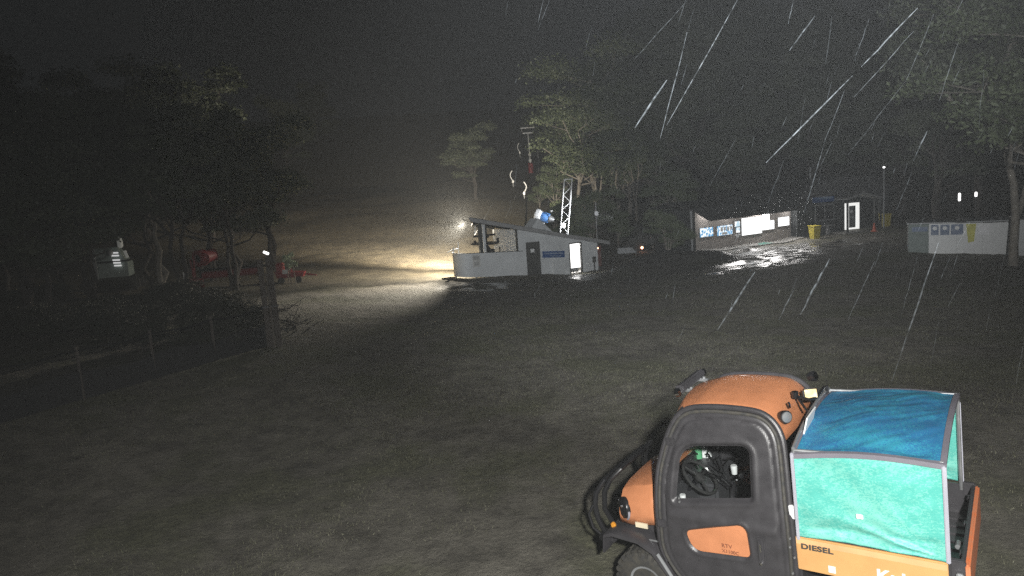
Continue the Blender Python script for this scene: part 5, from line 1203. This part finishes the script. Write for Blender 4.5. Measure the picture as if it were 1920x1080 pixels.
# red snow plough / roller beyond the post
q = ground_at(445, 41); rp = empty('red_roller', q, .05, 'long low dark red grooming roller lying behind the tall gate post', 'roller')
mb = MB(); mb.cyl((-1.9, 0, .75), (1.6, 0, .80), .22, 14); mb.build('drum', M['red'], rp)
mb = MB(); mb.box((-.1, 0, 1.08), (3.9, .25, .12)); mb.box((-1.95, 0, .9), (.1, .5, .7)); mb.box((1.65, 0, .9), (.1, .5, .7)); mb.build('frame', M['darkmetal'], rp)
q = ground_at(547, 41.5); rb_ = empty('red_trailer', q, .1, 'small bright red trailer with a pale sign just right of the tall gate post', 'trailer')
mb = MB(); mb.loft([[(-.75, -.35, .35), (.75, -.35, .35), (.75, .35, .35), (-.75, .35, .35)], [(-.85, -.4, .75), (.85, -.4, .62), (.85, .4, .62), (-.85, .4, .75)]]); mb.build('tub', M['red'], rb_, smooth=False)
mb = MB(); mb.box((-.55, -.1, 1.0), (.45, .4, .5), bev=.06); mb.build('housing', M['red'], rb_)
mb = MB(); mb.box((-.20, -.47, .72), (.34, .03, .26), rot=(0, .1, 0)); mb.build('sign', M['white'], rb_)
mb = MB(); mb.tube([(.7, 0, .5), (1.5, 0, .35)], .05, 6); mb.cyl((.05, 0, .7), (.1, 0, 1.3), .04, 6); mb.build('drawbar', M['red'], rb_)
for s in (-.5, .5): mb = MB(); mb.lathe([(.1, -.06), (.2, -.05), (.2, .05), (.1, .06)], (s, -.42, .2), (0, 1, 0), 14); mb.build('wheel', M['rubber'], rb_)
# pale tuft of leaves on a stake above the trailer
variant('tuft', 'bark', 'leaf', 31, 1.2, .35, 3, 8, low=.6, leaf=.09, per=60)
g_ = ground_at(553, 41); tme, cme, H0 = TREES['tuft']; cme.materials.clear(); cme.materials.append(mat('pale_leaves', (.45, .50, .36), .6, col2=(.25, .30, .18), scale=5))
t = empty('sapling', (g_.x, g_.y - .3, g_.z + .2), 0, 'small pale leafed sapling catching the light above the red trailer', 'sapling'); t.scale = (1.25, 1.25, 1.55)
for nm, me in (('trunk', tme), ('crown', cme)): o = bpy.data.objects.new(nm, me); COL.objects.link(o); o.parent = t
# fallen branches
for i, (pa, pb, d) in enumerate((((130, 600), (250, 560), 24), ((150, 575), (262, 592), 23), ((60, 590), (165, 560), 25))):
    A_ = ground_at(pa[0], d); B_ = ground_at(pb[0], d + 1.5); mid = A_.lerp(B_, .5) + Vector((0, 0, .55)); mb = MB(); mb.tube([A_ + Vector((0, 0, .05)), A_.lerp(mid, .6), mid, B_.lerp(mid, .5), B_ + Vector((0, 0, .1))], [.07, .06, .05, .035, .015], 7)
    for t_ in (.3, .55, .8): b0 = A_.lerp(B_, t_) + Vector((0, 0, .45 * math.sin(PI * t_))); mb.tube([b0, b0 + Vector((tr.uniform(-.5, .5), tr.uniform(-.4, .4), tr.uniform(.2, .7)))], [.025, .008], 5)
    o = mb.build('fallen_branch', M['darkbark']); tag(o, ('bare fallen branch arching over the dirt behind the net fence', 'lower fallen branch crossing behind the net fence', 'leftmost fallen branch in the dark behind the net fence')[i], 'branch', 'fallen branches')
# clump of low debris right of the post
for i, (px, d, s_) in enumerate(((548, 25, .30), (535, 29, .35), (560, 24, .22))):
    g_ = ground_at(px, d); mb = MB(); rs = random.Random(i)
    for _ in range(14): a = Vector((rs.gauss(0, s_), rs.gauss(0, s_), rs.uniform(0, s_ * .4))); mb.tube([a, a + Vector((rs.gauss(0, s_), rs.gauss(0, s_), rs.uniform(0, s_)))], [.02, .01], 4)
    o = mb.build('brushwood', M['darkbark']); o.location = g_; tag(o, ('small dark heap of brushwood on the lit dirt right of the gate post', 'brushwood leaning beside the gate post on its far side', 'scraps of brushwood nearest the pool of light by the gate post')[i], 'brushwood', 'brushwood by the gate post')

# ------------------------------------------------------------------ wind driven sleet close to the lamp
def sleet():
    m = bpy.data.materials.new('sleet'); m.use_nodes = True; n = m.node_tree.nodes; L = m.node_tree.links; b = n['Principled BSDF']
    b.inputs['Base Color'].default_value = (.38, .42, .45, 1); b.inputs['Roughness'].default_value = .5
    t = n.new('ShaderNodeBsdfTransparent'); mx = n.new('ShaderNodeMixShader'); tc = n.new('ShaderNodeNewGeometry'); nz = n.new('ShaderNodeTexNoise'); nz.inputs['Scale'].default_value = 22; L.new(tc.outputs['Position'], nz.inputs['Vector'])
    r = n.new('ShaderNodeMapRange'); r.inputs['From Min'].default_value = .35; r.inputs['From Max'].default_value = .65; r.inputs['To Min'].default_value = .008; r.inputs['To Max'].default_value = .06
    L.new(nz.outputs['Fac'], r.inputs['Value']); L.new(r.outputs[0], mx.inputs[0]); L.new(t.outputs[0], mx.inputs[1]); L.new(b.outputs[0], mx.inputs[2]); L.new(mx.outputs[0], n['Material Output'].inputs[0])
    S = [(1383, 0, 1250, 235, 3.0, 4), (1289, 60, 1238, 260, 3.2, 4), (1300, 20, 1289, 62, 3.2, 2), (1250, 150, 1190, 240, 2.6, 8), (1487, 0, 1478, 45, 3, 4), (1598, 142, 1437, 305, 2.6, 6), (1585, 165, 1545, 270, 4, 3), (1545, 270, 1508, 400, 4, 3),
         (1720, 15, 1615, 125, 2.8, 6), (1714, 58, 1602, 182, 3.4, 3), (1630, 35, 1602, 115, 4, 3), (1528, 30, 1480, 95, 3, 5), (1751, 25, 1700, 150, 4, 3), (1700, 150, 1590, 290, 4.5, 2), (1800, 70, 1760, 190, 4, 3), (1738, 245, 1712, 302, 3.2, 6),
         (1712, 320, 1680, 395, 4, 2), (1760, 455, 1672, 715, 3.0, 6), (1655, 455, 1640, 500, 4, 3), (1640, 490, 1590, 600, 4, 3), (1556, 485, 1500, 590, 3, 8), (1415, 510, 1345, 620, 3, 8), (1435, 155, 1425, 172, 4, 3), (1510, 180, 1495, 270, 5, 2),
         (1110, 50, 1098, 90, 4, 2), (1290, 0, 1190, 110, 4, 2), (1845, 130, 1835, 240, 4.5, 2), (1885, 470, 1865, 560, 4.5, 2), (1760, 600, 1745, 690, 4, 2), (1490, 540, 1460, 600, 3.4, 4), (1470, 300, 1440, 380, 4.5, 2), (1720, 480, 1690, 590, 4, 2), (1380, 260, 1330, 350, 5, 2), (1920, 640, 1905, 720, 3, 4), (1560, 30, 1548, 120, 4, 2)]
    mb = MB(); rs = random.Random(9)
    for (x0, y0, x1, y1, d, wpx) in S:
        n_ = 7; d *= 2.0; pts = [at(x0 + (x1 - x0) * i / n_ + rs.gauss(0, .5), y0 + (y1 - y0) * i / n_, d * (1 + .04 * i / n_)) for i in range(n_ + 1)]; r = wpx * d / F * .24
        mb.tube(pts, [r * (.15 + .85 * math.sin(PI * (.08 + .84 * i / n_))) for i in range(n_ + 1)], 5)
    for _ in range(150):
        x, y = rs.uniform(950, 1950), rs.uniform(-40, 760) ; d = rs.uniform(6, 13); a = at(x, y, d); L_ = rs.uniform(.04, .28); dv = Vector((rs.uniform(-.55, -.15), rs.uniform(-.1, .1), -1)) * L_; r = rs.uniform(.0012, .0026)
        mb.tube([a, a + dv * .5, a + dv], [r * .3, r, r * .3], 4)
    o = mb.build('sleet', m); o['kind'] = 'stuff'; tag(o, 'slanting streaks of wind driven sleet lit by the lamp', 'sleet')
sleet()
